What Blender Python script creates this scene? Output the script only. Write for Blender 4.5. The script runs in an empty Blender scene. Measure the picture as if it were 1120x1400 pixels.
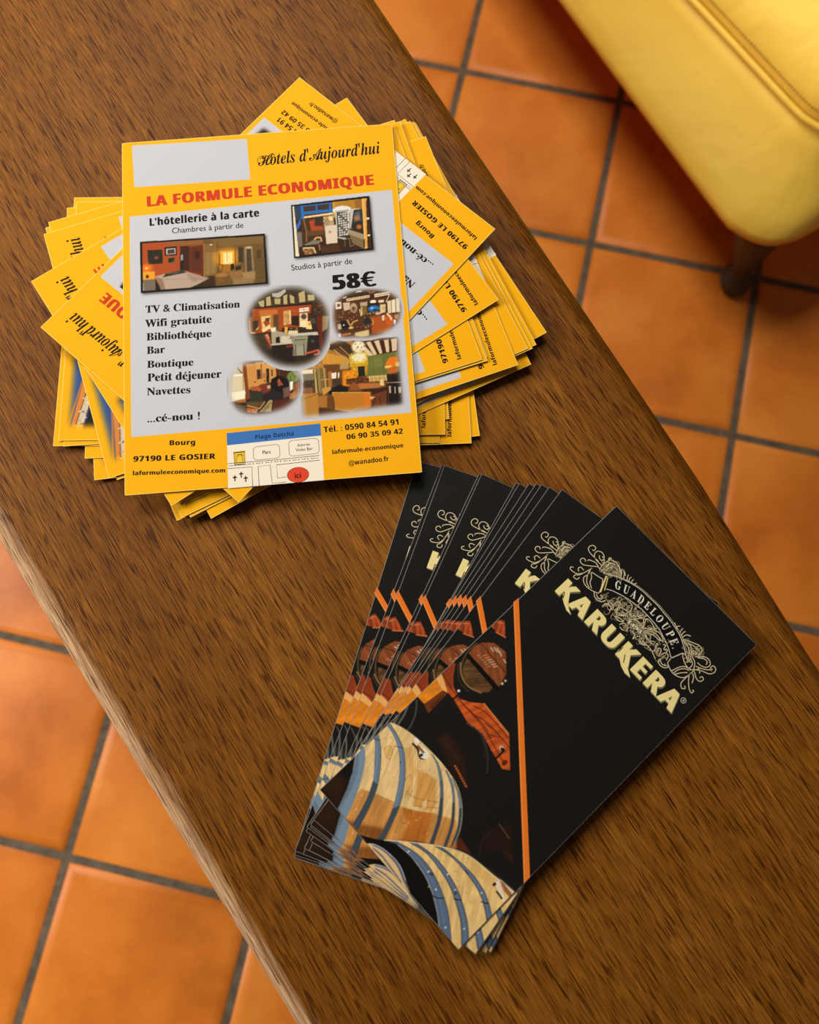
import bpy, bmesh, math, random, unicodedata
import numpy as np
from mathutils import Vector, Matrix
from mathutils.geometry import tessellate_polygon

sc = bpy.context.scene
COL = sc.collection
random.seed(4)

# ------------------------------------------------------------------ camera, light, exposure
TABLE_Z = 0.45
cam = bpy.data.cameras.new('camera')
cam.sensor_fit = 'VERTICAL'; cam.sensor_height = 24.0; cam.sensor_width = 24.0
cam.lens = 24.0 * 1134.4 / 1400.0
cam.clip_start = 0.01; cam.clip_end = 30
cam.dof.use_dof = True; cam.dof.focus_distance = 0.455; cam.dof.aperture_fstop = 4.2
cam_ob = bpy.data.objects.new('camera', cam); COL.objects.link(cam_ob)
cam_ob.matrix_world = Matrix.Translation((0.0639, -0.21694, 0.88616)) @ Matrix([[0.99679, 0.078795, -0.014163], [-0.08001, 0.974382, -0.210184], [-0.002761, 0.210643, 0.977559]]).to_4x4()
sc.camera = cam_ob

world = bpy.data.worlds.new('room_glow'); sc.world = world; world.use_nodes = True
bg = world.node_tree.nodes['Background']
bg.inputs[0].default_value = (1.0, 0.91, 0.80, 1); bg.inputs[1].default_value = 0.085

def area_lamp(name, loc, aim, size, watts, color):
    l = bpy.data.lights.new(name, 'AREA'); l.shape = 'RECTANGLE'; l.size, l.size_y = size
    l.energy = watts; l.color = color
    o = bpy.data.objects.new(name, l); COL.objects.link(o); o.location = loc
    o.rotation_euler = (Vector(aim) - Vector(loc)).to_track_quat('-Z', 'Y').to_euler()
area_lamp('window_daylight', (-1.50, 0.25, 1.32), (-0.55, 0.1, 0.2), (0.5, 0.6), 37.0, (1.0, 0.975, 0.94))
area_lamp('ceiling_lamp', (-0.20, 0.82, 1.52), (0.1, 0.1, 0.0), (0.7, 0.7), 19.5, (1.0, 0.95, 0.87))

sc.view_settings.view_transform = 'Standard'; sc.view_settings.look = 'None'
sc.view_settings.gamma = 1.0; sc.view_settings.use_curve_mapping = False
sc.view_settings.exposure = 0.0

# ------------------------------------------------------------------ helpers
def lin(c):
    c = np.asarray(c, float) / 255.0
    return np.where(c <= 0.04045, c / 12.92, ((c + 0.055) / 1.055) ** 2.4)
INK = 0.73                                   # whitest paper reflects this much
def ink(c): return lin(c) * INK

def tag(o, label=None, cat=None, group=None, kind=None):
    for k, v in (('label', label), ('category', cat), ('group', group), ('kind', kind)):
        if v: o[k] = v
    return o

def link(name, me, mats=(), parent=None):
    for m in mats: me.materials.append(m)
    o = bpy.data.objects.new(name, me); COL.objects.link(o)
    if parent is not None: o.parent = parent
    return o

def node_mat(name, rough=0.5, spec=0.5):
    m = bpy.data.materials.new(name); m.use_nodes = True
    nt = m.node_tree; b = nt.nodes['Principled BSDF']
    b.inputs['Roughness'].default_value = rough; b.inputs['Specular IOR Level'].default_value = spec
    def add(kind, **kw):
        n = nt.nodes.new(kind)
        for k, v in kw.items():
            if k in n.inputs: n.inputs[k].default_value = v
            else: setattr(n, k, v)
        return n
    return m, nt, b, add, nt.links.new

def ramp(n, stops):
    e = n.color_ramp.elements
    while len(e) > 1: e.remove(e[-1])
    e[0].position, e[0].color = stops[0][0], (*stops[0][1], 1)
    for p, c in stops[1:]:
        x = e.new(p); x.color = (*c, 1)

def spline(pts, closed=False, n=6):
    P = np.array(pts, float); N = len(P); out = []
    for i in range(N if closed else N - 1):
        if closed: a, b, c, d = P[(i-1) % N], P[i], P[(i+1) % N], P[(i+2) % N]
        else: a, b, c, d = P[max(i-1, 0)], P[i], P[i+1], P[min(i+2, N-1)]
        for k in range(n):
            t = k / n
            out.append(0.5 * (2*b + (c-a)*t + (2*a-5*b+4*c-d)*t*t + (3*b-a-3*c+d)*t**3))
    if not closed: out.append(P[-1])
    return np.array(out)

# ------------------------------------------------------------------ lettering: outlines of Blender's own typeface
OFFS = {'serif': (0x1D400, 0x1D41A, 0x1D7CE), 'sans': (0x1D5D4, 0x1D5EE, 0x1D7EC), 'script': (0x1D4D0, 0x1D482, 0x1D7CE)}
def mapped(ch, style):
    o = OFFS.get(style)
    if o:
        if 'A' <= ch <= 'Z': return chr(o[0] + ord(ch) - 65)
        if 'a' <= ch <= 'z': return chr(o[1] + ord(ch) - 97)
        if '0' <= ch <= '9': return chr(o[2] + ord(ch) - 48)
    return ch
_glyph = {}
def _mesh_of(body):
    cu = bpy.data.curves.new('lettering', 'FONT'); cu.body = body; cu.size = 1.0; cu.resolution_u = 3
    o = bpy.data.objects.new('lettering', cu); COL.objects.link(o)
    bpy.context.view_layer.update()
    ev = o.evaluated_get(bpy.context.evaluated_depsgraph_get()); me = ev.to_mesh()
    v = np.array([tuple(x.co)[:2] for x in me.vertices]).reshape(-1, 2); f = [tuple(p.vertices) for p in me.polygons]
    ev.to_mesh_clear(); bpy.data.objects.remove(o); bpy.data.curves.remove(cu)
    return v, f
def glyph(ch, style):
    k = (ch, style)
    if k not in _glyph:
        c = mapped(ch, style)
        if ch == ' ': v, f = np.zeros((0, 2)), []
        else: v, f = _mesh_of(c)
        bar = mapped('l', style)
        adv = _mesh_of(c + bar)[0][:, 0].max() - _mesh_of(bar)[0][:, 0].max()
        _glyph[k] = (v, f, adv)
    return _glyph[k]
def layout(s, style, gap=0.0):
    """[(verts, faces)] along x from 0, total width, cap height"""
    out = []; x = 0.0
    cap = glyph('H', style)[0][:, 1].max(); xh = glyph('x', style)[0][:, 1].max()
    for ch in s:
        d = unicodedata.normalize('NFD', ch)
        v, f, adv = glyph(d[0], style)
        if len(v): out.append((v + [x, 0], f))
        if len(d) > 1:
            cx = x + (v[:, 0].min() + v[:, 0].max()) / 2; y = xh + 0.05; w = 0.07
            if d[1] == '\u0301': q = [(cx-.05, y), (cx+.02, y), (cx+.14, y+.16), (cx+.04, y+.16)]
            elif d[1] == '\u0300': q = [(cx-.02, y), (cx+.05, y), (cx-.04, y+.16), (cx-.14, y+.16)]
            else:
                out.append((np.array([(cx, y+.10), (cx, y+.17), (cx-.13, y+.03), (cx-.13, y-.03)]), [(0, 1, 2, 3)]))
                q = [(cx, y+.10), (cx+.13, y-.03), (cx+.13, y+.03), (cx, y+.17)]
            out.append((np.array(q), [(0, 1, 2, 3)]))
        x += adv + gap
    return out, x - gap, cap

# ------------------------------------------------------------------ printed pictures, worked out point by point from drawn shapes
class Pic:
    SS = 2
    def __init__(s, x0, y0, x1, y1, res, bgc, k=1.0):
        s.k = k; s.x0, s.y0, s.res = x0, y0, res
        s.nx, s.ny = int((x1-x0)/res)+1, int((y1-y0)/res)+1
        g = res / s.SS
        s.xs = x0 + (np.arange(s.nx*s.SS) - 0.5) * g; s.ys = y0 + (np.arange(s.ny*s.SS) - 0.5) * g
        s.im = np.empty((len(s.ys), len(s.xs), 3)); s.im[:] = np.asarray(bgc, float); s.g = g
        s.bg = np.asarray(bgc, float); s.rng = np.random.default_rng(7)
    def _box(s, P, m):
        ix0 = max(0, int((P[:, 0].min()-m-s.xs[0])/s.g)); ix1 = min(len(s.xs), int((P[:, 0].max()+m-s.xs[0])/s.g)+2)
        iy0 = max(0, int((P[:, 1].min()-m-s.ys[0])/s.g)); iy1 = min(len(s.ys), int((P[:, 1].max()+m-s.ys[0])/s.g)+2)
        if ix1 <= ix0 or iy1 <= iy0: return None
        X, Y = np.meshgrid(s.xs[ix0:ix1], s.ys[iy0:iy1]); return X, Y, (slice(iy0, iy1), slice(ix0, ix1))
    @staticmethod
    def inside(P, X, Y):
        m = np.zeros(X.shape, bool); n = len(P)
        for i in range(n):
            (xa, ya), (xb, yb) = P[i], P[(i+1) % n]
            if ya == yb: continue
            m ^= ((ya > Y) != (yb > Y)) & (X < (xb-xa)*(Y-ya)/(yb-ya)+xa)
        return m.astype(float)
    @staticmethod
    def blur(m, k):
        k = int(k)
        if k < 1: return m
        for _ in range(3):
            for ax in (0, 1):
                q = np.concatenate([np.repeat(m.take([0], ax), k+1, ax), m, np.repeat(m.take([-1], ax), k, ax)], ax).cumsum(ax)
                n = m.shape[ax]; m = (q.take(range(2*k+1, 2*k+1+n), ax) - q.take(range(0, n), ax)) / (2*k+1)
        return m
    def mix(s, sl, a, c):
        a = a[..., None]; s.im[sl] = s.im[sl]*(1-a) + np.asarray(c, float)*a
    def poly(s, pts, c, a=1.0, soft=0.0, curve=False):
        soft = soft*(0.5+s.k/2)*1.0; P = spline(pts, True) if curve else np.array(pts, float)
        b = s._box(P, soft*2+s.g)
        if b is None: return
        X, Y, sl = b; m = s.inside(P, X, Y)
        if soft: m = s.blur(m, soft/s.g/1.7)
        s.mix(sl, m*a, c)
    def band(s, A, B, c, a=1.0):
        A, B = spline(A), spline(B); s.poly(np.concatenate([A, B[::-1]]), c, a)
    def line(s, pts, w, c, a=1.0, curve=False, soft=0.0):
        w = max(w*s.k, s.res*0.6); P = spline(pts) if curve else np.array(pts, float)
        b = s._box(P, w+soft)
        if b is None: return
        X, Y, sl = b; D = np.full(X.shape, 1e9)
        for (xa, ya), (xb, yb) in zip(P[:-1], P[1:]):
            dx, dy = xb-xa, yb-ya; L = dx*dx+dy*dy+1e-12
            t = np.clip(((X-xa)*dx+(Y-ya)*dy)/L, 0, 1); D = np.minimum(D, np.hypot(X-xa-t*dx, Y-ya-t*dy))
        s.mix(sl, np.clip((w/2-D)/max(soft, s.g)+0.5, 0, 1)*a, c)
    def ell(s, c0, rx, ry, c, a=1.0, soft=0.0):
        rx, ry = rx*s.k, ry*s.k; t = np.linspace(0, 2*np.pi, 40, endpoint=False)
        s.poly(np.c_[c0[0]+rx*np.cos(t), c0[1]+ry*np.sin(t)], c, a, soft)
    def grain(s, pts, amp, ang, lx, ly, seed=0):
        """streaky speckle inside a polygon: lx along the direction, ly across"""
        P = np.array(pts, float); b = s._box(P, 0)
        if b is None: return
        X, Y, sl = b; r = np.random.default_rng(seed); ca, sa = math.cos(ang), math.sin(ang)
        U, V = (X*ca+Y*sa)/lx, (-X*sa+Y*ca)/ly
        T = r.random((128, 128)); 
        def samp(u, v):
            i, j = np.floor(u).astype(int), np.floor(v).astype(int); fu, fv = u-i, v-j
            fu, fv = fu*fu*(3-2*fu), fv*fv*(3-2*fv); g = lambda a, b: T[a % 128, b % 128]
            return (g(i, j)*(1-fu)+g(i+1, j)*fu)*(1-fv)+(g(i, j+1)*(1-fu)+g(i+1, j+1)*fu)*fv
        n = samp(U, V)*0.6+samp(U*2.1+9, V*2.3+5)*0.4-0.5
        s.im[sl] *= (1+amp*n*s.inside(P, X, Y))[..., None]
    def specks(s, pts, n, cols, size, seed=1, a=0.8):
        P = np.array(pts, float); r = np.random.default_rng(seed); lo, hi = P.min(0), P.max(0); k = 0
        for _ in range(n*4):
            q = lo+(hi-lo)*r.random(2)
            if not s.inside(P, np.array([[q[0]]]), np.array([[q[1]]]))[0, 0]: continue
            w, h = size*s.k*(.4+r.random()), size*s.k*(.4+r.random()); t = r.random()*3.14
            d = np.array([math.cos(t), math.sin(t)]); e = np.array([-d[1], d[0]])
            s.poly([q-d*w-e*h*.4, q+d*w-e*h*.4, q+d*w*.7+e*h*.4, q-d*w*.8+e*h*.5], cols[int(r.integers(len(cols)))], a)
            k += 1
            if k >= n: break
    def fade(s, pts, soft, c=None, curve=False, amount=1.0):
        P = spline(pts, True) if curve else np.array(pts, float)
        X, Y = np.meshgrid(s.xs, s.ys); m = s.blur(s.inside(P, X, Y), soft/s.g/1.7)[..., None]
        cc = s.bg if c is None else np.asarray(c, float); s.im = s.im*m+cc*(1-m); s.mask = m[..., 0]
    def result(s):
        q = np.clip(s.im, 0, 255).reshape(s.ny, s.SS, s.nx, s.SS, 3).mean((1, 3))
        return q

class Sheet:
    """one sheet of paper with everything printed on it, in millimetres, face up"""
    def __init__(s): s.v, s.f, s.c = [], [], []
    def add(s, V, F, c):
        b = sum(len(x) for x in s.v); V = np.asarray(V, float)
        s.v.append(V); s.f += [tuple(i+b for i in f) for f in F]
        c = np.asarray(c, float); s.c.append(np.tile(c, (len(V), 1)) if c.ndim == 1 else c)
    def slab(s, w, h, t, face, edge):
        x, y = w/2, h/2; q = [(-x, -y), (x, -y), (x, y), (-x, y)]
        s.add([(a, b, t) for a, b in q], [(0, 1, 2, 3)], ink(face))
        V = [(a, b, 0) for a, b in q] + [(a, b, t) for a, b in q]
        s.add(V, [(3, 2, 1, 0)] + [(i, (i+1) % 4, (i+1) % 4+4, i+4) for i in range(4)], ink(edge))
    def rim(s, w, h, z, c, ws):
        x, y = w/2, h/2; q = [(-x, -y), (x, -y), (x, y), (-x, y)]
        for k in range(4):
            a, b = np.array(q[k]), np.array(q[(k+1) % 4]); d = (b-a)/np.linalg.norm(b-a); n = np.array([-d[1], d[0]])*ws[k]/2
            s.stroke([a+n, b+n], ws[k], z, c)
    def poly(s, pts, z, c, curve=False):
        P = spline(pts, True) if curve else np.array(pts, float)
        V = [Vector((x, y, 0)) for x, y in P]
        s.add([(x, y, z) for x, y in P], tessellate_polygon([V]), ink(c))
    def stroke(s, pts, w, z, c, curve=False, closed=False, taper=False):
        P = spline(pts, closed) if curve else np.array(pts, float)
        if closed: P = np.vstack([P, P[:1]])
        d = np.gradient(P, axis=0); d /= np.linalg.norm(d, axis=1)[:, None]+1e-9; n = np.c_[-d[:, 1], d[:, 0]]*w/2
        if taper: n *= (1-0.75*np.linspace(0, 1, len(P)))[:, None]
        V = np.concatenate([P+n, P-n]); k = len(P)
        s.add(np.c_[V, np.full(2*k, z)], [(i, i+1, i+1+k, i+k) for i in range(k-1)], ink(c))
    def text(s, string, style, line, z, c, bold=0.0, gap=0.0, slant=0.0):
        """line = [baseline start, baseline end, a point at cap height above the start]"""
        p0, p1, pt = (np.array(q, float) for q in line)
        G, w, cap = layout(string, style, gap); ex = (p1-p0)/w
        u = (p1-p0)/np.linalg.norm(p1-p0); nrm = np.array([-u[1], u[0]]); ey = nrm*abs(np.dot(pt-p0, nrm))/cap
        for k, dx in enumerate([0] if not bold else [-bold, 0, bold]):
            for v, f in G:
                q = p0+np.outer(v[:, 0]+v[:, 1]*slant+dx, ex)+np.outer(v[:, 1], ey)
                s.add(np.c_[q, np.full(len(q), z+0.003*k)], f, ink(c))
    def text_arc(s, string, style, lower, upper, z, c, a, b, lo=0.24, hi=0.76):
        L, U = spline(lower, n=12), spline(upper, n=12); G, w, cap = layout(string, style, 0.09)
        def at(C, t):
            l = np.r_[0, np.cumsum(np.linalg.norm(np.diff(C, axis=0), axis=1))]; l /= l[-1]
            return np.c_[np.interp(t, l, C[:, 0]), np.interp(t, l, C[:, 1])]
        for v, f in G:
            cx = (v[:, 0].min()+v[:, 0].max())/2
            t = np.full(len(v), a+(b-a)*cx/w); tt = a+(b-a)*v[:, 0]/w; t = t*.25+tt*.75
            h = (lo+(hi-lo)*v[:, 1]/cap)[:, None]
            q = at(L, t)*(1-h)+at(U, t)*h; s.add(np.c_[q, np.full(len(q), z)], f, ink(c))
    def picture(s, pic, z, eps=1.5):
        q = pic.result(); ny, nx = q.shape[:2]
        X, Y = np.meshgrid(pic.x0+np.arange(nx)*pic.res, pic.y0+np.arange(ny)*pic.res)
        keep = (np.abs(q-pic.bg).max(-1) > eps)
        k4 = keep[:-1, :-1] | keep[1:, :-1] | keep[:-1, 1:] | keep[1:, 1:]
        idx = -np.ones((ny, nx), int); used = np.zeros((ny, nx), bool)
        for a in (0, 1):
            for b in (0, 1): used[a:ny-1+a, b:nx-1+b] |= k4
        idx[used] = np.arange(used.sum())
        j, i = np.nonzero(k4)
        F = np.c_[idx[j, i], idx[j, i+1], idx[j+1, i+1], idx[j+1, i]]
        s.add(np.c_[X[used], Y[used], np.full(used.sum(), z)], [tuple(r) for r in F.tolist()], ink(q[used]))
    def mesh(s, name, mat):
        V = np.concatenate(s.v)*0.001; me = bpy.data.meshes.new(name)
        me.from_pydata(V.tolist(), [], [tuple(int(i) for i in f) for f in s.f])
        a = me.color_attributes.new('print', 'FLOAT_COLOR', 'POINT'); c = np.concatenate(s.c)
        a.data.foreach_set('color', np.c_[c, np.ones(len(c))].astype(np.float32).ravel())
        me.materials.append(mat); me.update()
        return me

# ------------------------------------------------------------------ materials
def paper_mat(name, rough, spec):
    m, nt, b, add, L = node_mat(name, rough, spec)
    a = add('ShaderNodeVertexColor', layer_name='print'); L(a.outputs[0], b.inputs['Base Color'])
    n = add('ShaderNodeTexNoise', Scale=260.0, Detail=2.0); c = add('ShaderNodeTexCoord'); L(c.outputs['Object'], n.inputs['Vector'])
    bu = add('ShaderNodeBump', Strength=0.02, Distance=0.0005); L(n.outputs[0], bu.inputs['Height']); L(bu.outputs[0], b.inputs['Normal'])
    return m
M_FLYER = paper_mat('satin_yellow_flyer_paper', 0.6, 0.07)
M_BROCH = paper_mat('gloss_black_brochure_card', 0.27, 0.3)

def wood_mat():
    m, nt, b, add, L = node_mat('brown_oiled_wood', 0.5, 0.09)
    tc = add('ShaderNodeTexCoord')
    def streak(sx, sy, detail, rough=0.6, dist=0.0):
        mp = add('ShaderNodeMapping'); mp.inputs['Scale'].default_value = (sx, sy, sy*0.5); L(tc.outputs['Object'], mp.inputs[0])
        n = add('ShaderNodeTexNoise', Scale=1.0, Detail=detail, Roughness=rough, Distortion=dist); L(mp.outputs[0], n.inputs['Vector']); return n
    big = streak(1.6, 16, 3, .5, .4); mid = streak(9, 260, 4, .6, .3); fine = streak(60, 1600, 2, .55); pore = streak(62, 1150, 0, .5); pore2 = streak(95, 1900, 0, .5)
    r1 = add('ShaderNodeValToRGB'); ramp(r1, [(0.30, (0.108, 0.033, 0.002)), (0.50, (0.158, 0.054, 0.004)), (0.72, (0.24, 0.090, 0.010))])
    mx = add('ShaderNodeMix', data_type='FLOAT'); mx.inputs[0].default_value = 0.4
    L(big.outputs[0], mx.inputs[2]); L(mid.outputs[0], mx.inputs[3]); L(mx.outputs[0], r1.inputs[0])
    r2 = add('ShaderNodeValToRGB'); ramp(r2, [(0.34, (0.66, 0.62, 0.58)), (0.50, (1, 1, 1)), (0.62, (1.22, 1.20, 1.14)), (0.70, (1.75, 1.68, 1.5))]); L(fine.outputs[0], r2.inputs[0])
    r3 = add('ShaderNodeValToRGB'); ramp(r3, [(0.275, (0.36, 0.28, 0.22)), (0.335, (1, 1, 1))]); L(pore.outputs[0], r3.inputs[0])
    r4 = add('ShaderNodeValToRGB'); ramp(r4, [(0.30, (0.40, 0.32, 0.26)), (0.36, (1, 1, 1))]); L(pore2.outputs[0], r4.inputs[0])
    def mul(a, bb):
        x = add('ShaderNodeMix', data_type='RGBA', blend_type='MULTIPLY'); x.inputs[0].default_value = 1.0
        L(a, x.inputs[6]); L(bb, x.inputs[7]); return x.outputs[2]
    c = mul(mul(mul(r1.outputs[0], r2.outputs[0]), r3.outputs[0]), r4.outputs[0])
    wa = add('ShaderNodeAttribute', attribute_name='worn_lit_edge'); wn = streak(14, 420, 4, .6)         # varnish worn off one long edge, plus window light painted into the pale tone
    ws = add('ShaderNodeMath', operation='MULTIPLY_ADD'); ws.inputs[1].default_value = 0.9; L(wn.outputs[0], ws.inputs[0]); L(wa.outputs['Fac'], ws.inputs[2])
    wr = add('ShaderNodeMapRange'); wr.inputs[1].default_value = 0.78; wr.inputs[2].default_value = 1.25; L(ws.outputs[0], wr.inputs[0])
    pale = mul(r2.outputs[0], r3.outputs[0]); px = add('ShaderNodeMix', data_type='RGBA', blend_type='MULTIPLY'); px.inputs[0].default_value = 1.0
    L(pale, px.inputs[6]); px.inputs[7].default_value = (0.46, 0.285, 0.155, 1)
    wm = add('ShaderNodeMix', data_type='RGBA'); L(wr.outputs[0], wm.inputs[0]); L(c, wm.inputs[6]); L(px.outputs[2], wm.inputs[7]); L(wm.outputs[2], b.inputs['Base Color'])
    ad = add('ShaderNodeMath', operation='ADD'); L(r3.outputs[0], ad.inputs[0]); L(fine.outputs[0], ad.inputs[1])
    bu = add('ShaderNodeBump', Strength=0.22, Distance=0.0006); L(ad.outputs[0], bu.inputs['Height']); L(bu.outputs[0], b.inputs['Normal'])
    rr = add('ShaderNodeMapRange'); rr.inputs[3].default_value = 0.42; rr.inputs[4].default_value = 0.62
    L(mid.outputs[0], rr.inputs[0]); L(rr.outputs[0], b.inputs['Roughness'])
    return m
M_WOOD = wood_mat()

def tile_mat():
    m, nt, b, add, L = node_mat('terracotta_tile', 0.42, 0.22)
    tc = add('ShaderNodeTexCoord'); g = add('ShaderNodeNewGeometry')
    n = add('ShaderNodeTexNoise', Scale=9.0, Detail=5.0, Roughness=0.55); L(tc.outputs['Object'], n.inputs['Vector'])
    w = add('ShaderNodeMath', operation='MULTIPLY_ADD'); L(g.outputs['Random Per Island'], w.inputs[0]); w.inputs[1].default_value = 0.22
    L(n.outputs[0], w.inputs[2])
    r = add('ShaderNodeValToRGB'); ramp(r, [(0.40, (0.47, 0.118, 0.010)), (0.60, (0.64, 0.180, 0.018)), (0.82, (0.76, 0.25, 0.034))])
    L(w.outputs[0], r.inputs[0]); L(r.outputs[0], b.inputs['Base Color'])
    n2 = add('ShaderNodeTexNoise', Scale=30.0, Detail=4.0); L(tc.outputs['Object'], n2.inputs['Vector'])
    bu = add('ShaderNodeBump', Strength=0.12, Distance=0.004); L(n2.outputs[0], bu.inputs['Height']); L(bu.outputs[0], b.inputs['Normal'])
    return m
def grout_mat():
    m, nt, b, add, L = node_mat('grey_brown_grout', 0.85, 0.2)
    tc = add('ShaderNodeTexCoord'); n = add('ShaderNodeTexNoise', Scale=120.0, Detail=4.0); L(tc.outputs['Object'], n.inputs['Vector'])
    r = add('ShaderNodeValToRGB'); ramp(r, [(0.3, (0.085, 0.062, 0.040)), (0.7, (0.15, 0.115, 0.075))]); L(n.outputs[0], r.inputs[0]); L(r.outputs[0], b.inputs['Base Color'])
    return m
def leather_mat():
    m, nt, b, add, L = node_mat('yellow_leather', 0.55, 0.25)
    tc = add('ShaderNodeTexCoord')
    n = add('ShaderNodeTexNoise', Scale=5.0, Detail=3.0); L(tc.outputs['Object'], n.inputs['Vector'])
    r = add('ShaderNodeValToRGB'); ramp(r, [(0.3, (0.86, 0.53, 0.060)), (0.7, (0.94, 0.62, 0.085))]); L(n.outputs[0], r.inputs[0]); L(r.outputs[0], b.inputs['Base Color'])
    v = add('ShaderNodeTexVoronoi', Scale=420.0); L(tc.outputs['Object'], v.inputs['Vector'])
    w = add('ShaderNodeTexNoise', Scale=16.0, Detail=4.0, Distortion=1.0); L(tc.outputs['Object'], w.inputs['Vector'])
    b1 = add('ShaderNodeBump', Strength=0.10, Distance=0.0006); L(v.outputs[0], b1.inputs['Height'])
    b2 = add('ShaderNodeBump', Strength=0.22, Distance=0.012); L(w.outputs[0], b2.inputs['Height']); L(b1.outputs[0], b2.inputs['Normal']); L(b2.outputs[0], b.inputs['Normal'])
    return m
def plain_mat(name, c, rough=0.5, spec=0.4, scale=40.0):
    m, nt, b, add, L = node_mat(name, rough, spec)
    tc = add('ShaderNodeTexCoord'); n = add('ShaderNodeTexNoise', Scale=scale, Detail=3.0); L(tc.outputs['Object'], n.inputs['Vector'])
    r = add('ShaderNodeValToRGB'); ramp(r, [(0.3, tuple(x*0.8 for x in c)), (0.7, tuple(x*1.2 for x in c))]); L(n.outputs[0], r.inputs[0]); L(r.outputs[0], b.inputs['Base Color'])
    return m
M_TILE, M_GROUT, M_LEATHER = tile_mat(), grout_mat(), leather_mat()
M_LEG = plain_mat('dark_turned_wood', (0.055, 0.036, 0.024), 0.4)
M_STITCH = plain_mat('brown_thread', (0.30, 0.15, 0.02), 0.7)

# ------------------------------------------------------------------ floor
def build_floor():
    S = 0.1964; gap = 0.0085; N = 10; e = 0.004; d = 0.0022
    bm = bmesh.new()
    g = [bm.verts.new((x, y, -0.0032)) for x, y in ((-N*S, -N*S), (N*S, -N*S), (N*S, N*S), (-N*S, N*S))]
    bm.faces.new(g).material_index = 1
    for i in range(-N, N):
        for j in range(-N, N):
            x0, y0, x1, y1 = i*S+gap/2, j*S+gap/2, (i+1)*S-gap/2, (j+1)*S-gap/2
            rings = []
            for ins, z in ((0, -0.0030), (0.0008, -d), (e, -0.0004), (e*2.5, 0.0)):
                rings.append([bm.verts.new((x, y, z)) for x, y in ((x0+ins, y0+ins), (x1-ins, y0+ins), (x1-ins, y1-ins), (x0+ins, y1-ins))])
            for a, b in zip(rings[:-1], rings[1:]):
                for k in range(4): bm.faces.new((a[k], a[(k+1) % 4], b[(k+1) % 4], b[k])).smooth = True
            bm.faces.new(rings[-1]).smooth = True
    me = bpy.data.meshes.new('floor'); bm.to_mesh(me); bm.free()
    o = link('floor', me, (M_TILE, M_GROUT)); o.location = (0.1871, 0.5250, 0); o.rotation_euler = (0, 0, -0.3055)
    tag(o, 'orange terracotta tile floor with grey grout lines', 'floor', kind='structure')
build_floor()

# ------------------------------------------------------------------ table
def loft(bm, rings, closed=True, caps=True, smooth=True):
    vs = [[bm.verts.new(p) for p in r] for r in rings]; n = len(vs[0])
    for a, b in zip(vs[:-1], vs[1:]):
        for k in range(n if closed else n-1): bm.faces.new((a[k], a[(k+1) % n], b[(k+1) % n], b[k])).smooth = smooth
    if caps: bm.faces.new(vs[0][::-1]); bm.faces.new(vs[-1])
    return vs
def inset_ring(P, d):
    P = np.array(P, float); n = len(P); A = 0.5*sum(P[i][0]*P[(i+1) % n][1]-P[(i+1) % n][0]*P[i][1] for i in range(n)); out = []
    for i in range(n):
        a, b, c = P[i-1], P[i], P[(i+1) % n]
        u = (b-a)/np.linalg.norm(b-a); v = (c-b)/np.linalg.norm(c-b); s = 1 if A > 0 else -1
        n1, n2 = np.array([-u[1], u[0]])*s, np.array([-v[1], v[0]])*s; m = n1+n2; m /= max(1e-6, np.dot(m, m)/2)
        out.append(b+m*d)
    return np.array(out)

def build_table():
    right = [(0.0778, 0.205), (0.1552, 0.0432), (0.2311, -0.115), (0.2764, -0.2189)]
    left = [(-0.1541, -0.1193), (-0.0913, -0.2252), (-0.0049, -0.3701)]
    ax = math.radians(-62.0); c0 = np.array([0.03, -0.08])
    ca, sa = math.cos(ax), math.sin(ax)
    loc = lambda q: np.array([(q[0]-c0[0])*ca+(q[1]-c0[1])*sa, -(q[0]-c0[0])*sa+(q[1]-c0[1])*ca])
    R, Lf = np.array([loc(q) for q in right]), np.array([loc(q) for q in left])
    xa, xb = -1.35, 0.75  # unseen upper end lengthened so the table shades the floor by the sofa
    def ext(P, x): 
        k = np.polyfit(P[:, 0], P[:, 1], 1); return (x, float(np.polyval(k, x)))
    ring = [ext(Lf, xa)] + [tuple(q) for q in Lf] + [ext(Lf, xb), ext(R, xb)] + [tuple(q) for q in R[::-1]] + [ext(R, xa)]
    root = bpy.data.objects.new('coffee_table', None); COL.objects.link(root)
    root.location = (c0[0], c0[1], 0); root.rotation_euler = (0, 0, ax)
    tag(root, 'long brown wooden table top with rounded edges, carrying the flyers and brochures', 'table')
    bm = bmesh.new(); T = TABLE_Z; rings = []; r = 0.013
    prof = [(0.006, T-0.032), (0.0, T-0.027), (0.0, T-r)] + [(r-r*math.cos(t), T-r+r*math.sin(t)) for t in np.linspace(0.2, math.pi/2, 8)] + [(0.019, T)]
    for d, z in prof:
        rings.append([(x, y, z) for x, y in inset_ring(ring, d)])
    loft(bm, rings); bmesh.ops.recalc_face_normals(bm, faces=bm.faces)
    me = bpy.data.meshes.new('table_top'); bm.to_mesh(me); bm.free()
    k = np.polyfit(Lf[:, 0], Lf[:, 1], 1); at = me.attributes.new('worn_lit_edge', 'FLOAT', 'POINT')
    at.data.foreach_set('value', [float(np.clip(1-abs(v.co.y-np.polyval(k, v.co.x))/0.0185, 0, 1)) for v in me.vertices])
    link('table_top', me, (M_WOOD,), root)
    for x in (xa+0.06, xb-0.06):
        for sgn, P in ((1, R), (-1, Lf)):
            y = ext(P, x)[1]-sgn*0.05; bm = bmesh.new()
            loft(bm, [[(x+a*h, y+b*h, z) for a, b in ((-1, -1), (1, -1), (1, 1), (-1, 1))] for h, z in ((0.014, 0.0), (0.022, T-0.05), (0.022, T-0.031))], smooth=False)
            me = bpy.data.meshes.new('leg'); bm.to_mesh(me); bm.free(); link('leg', me, (M_WOOD,), root)
build_table()

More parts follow.
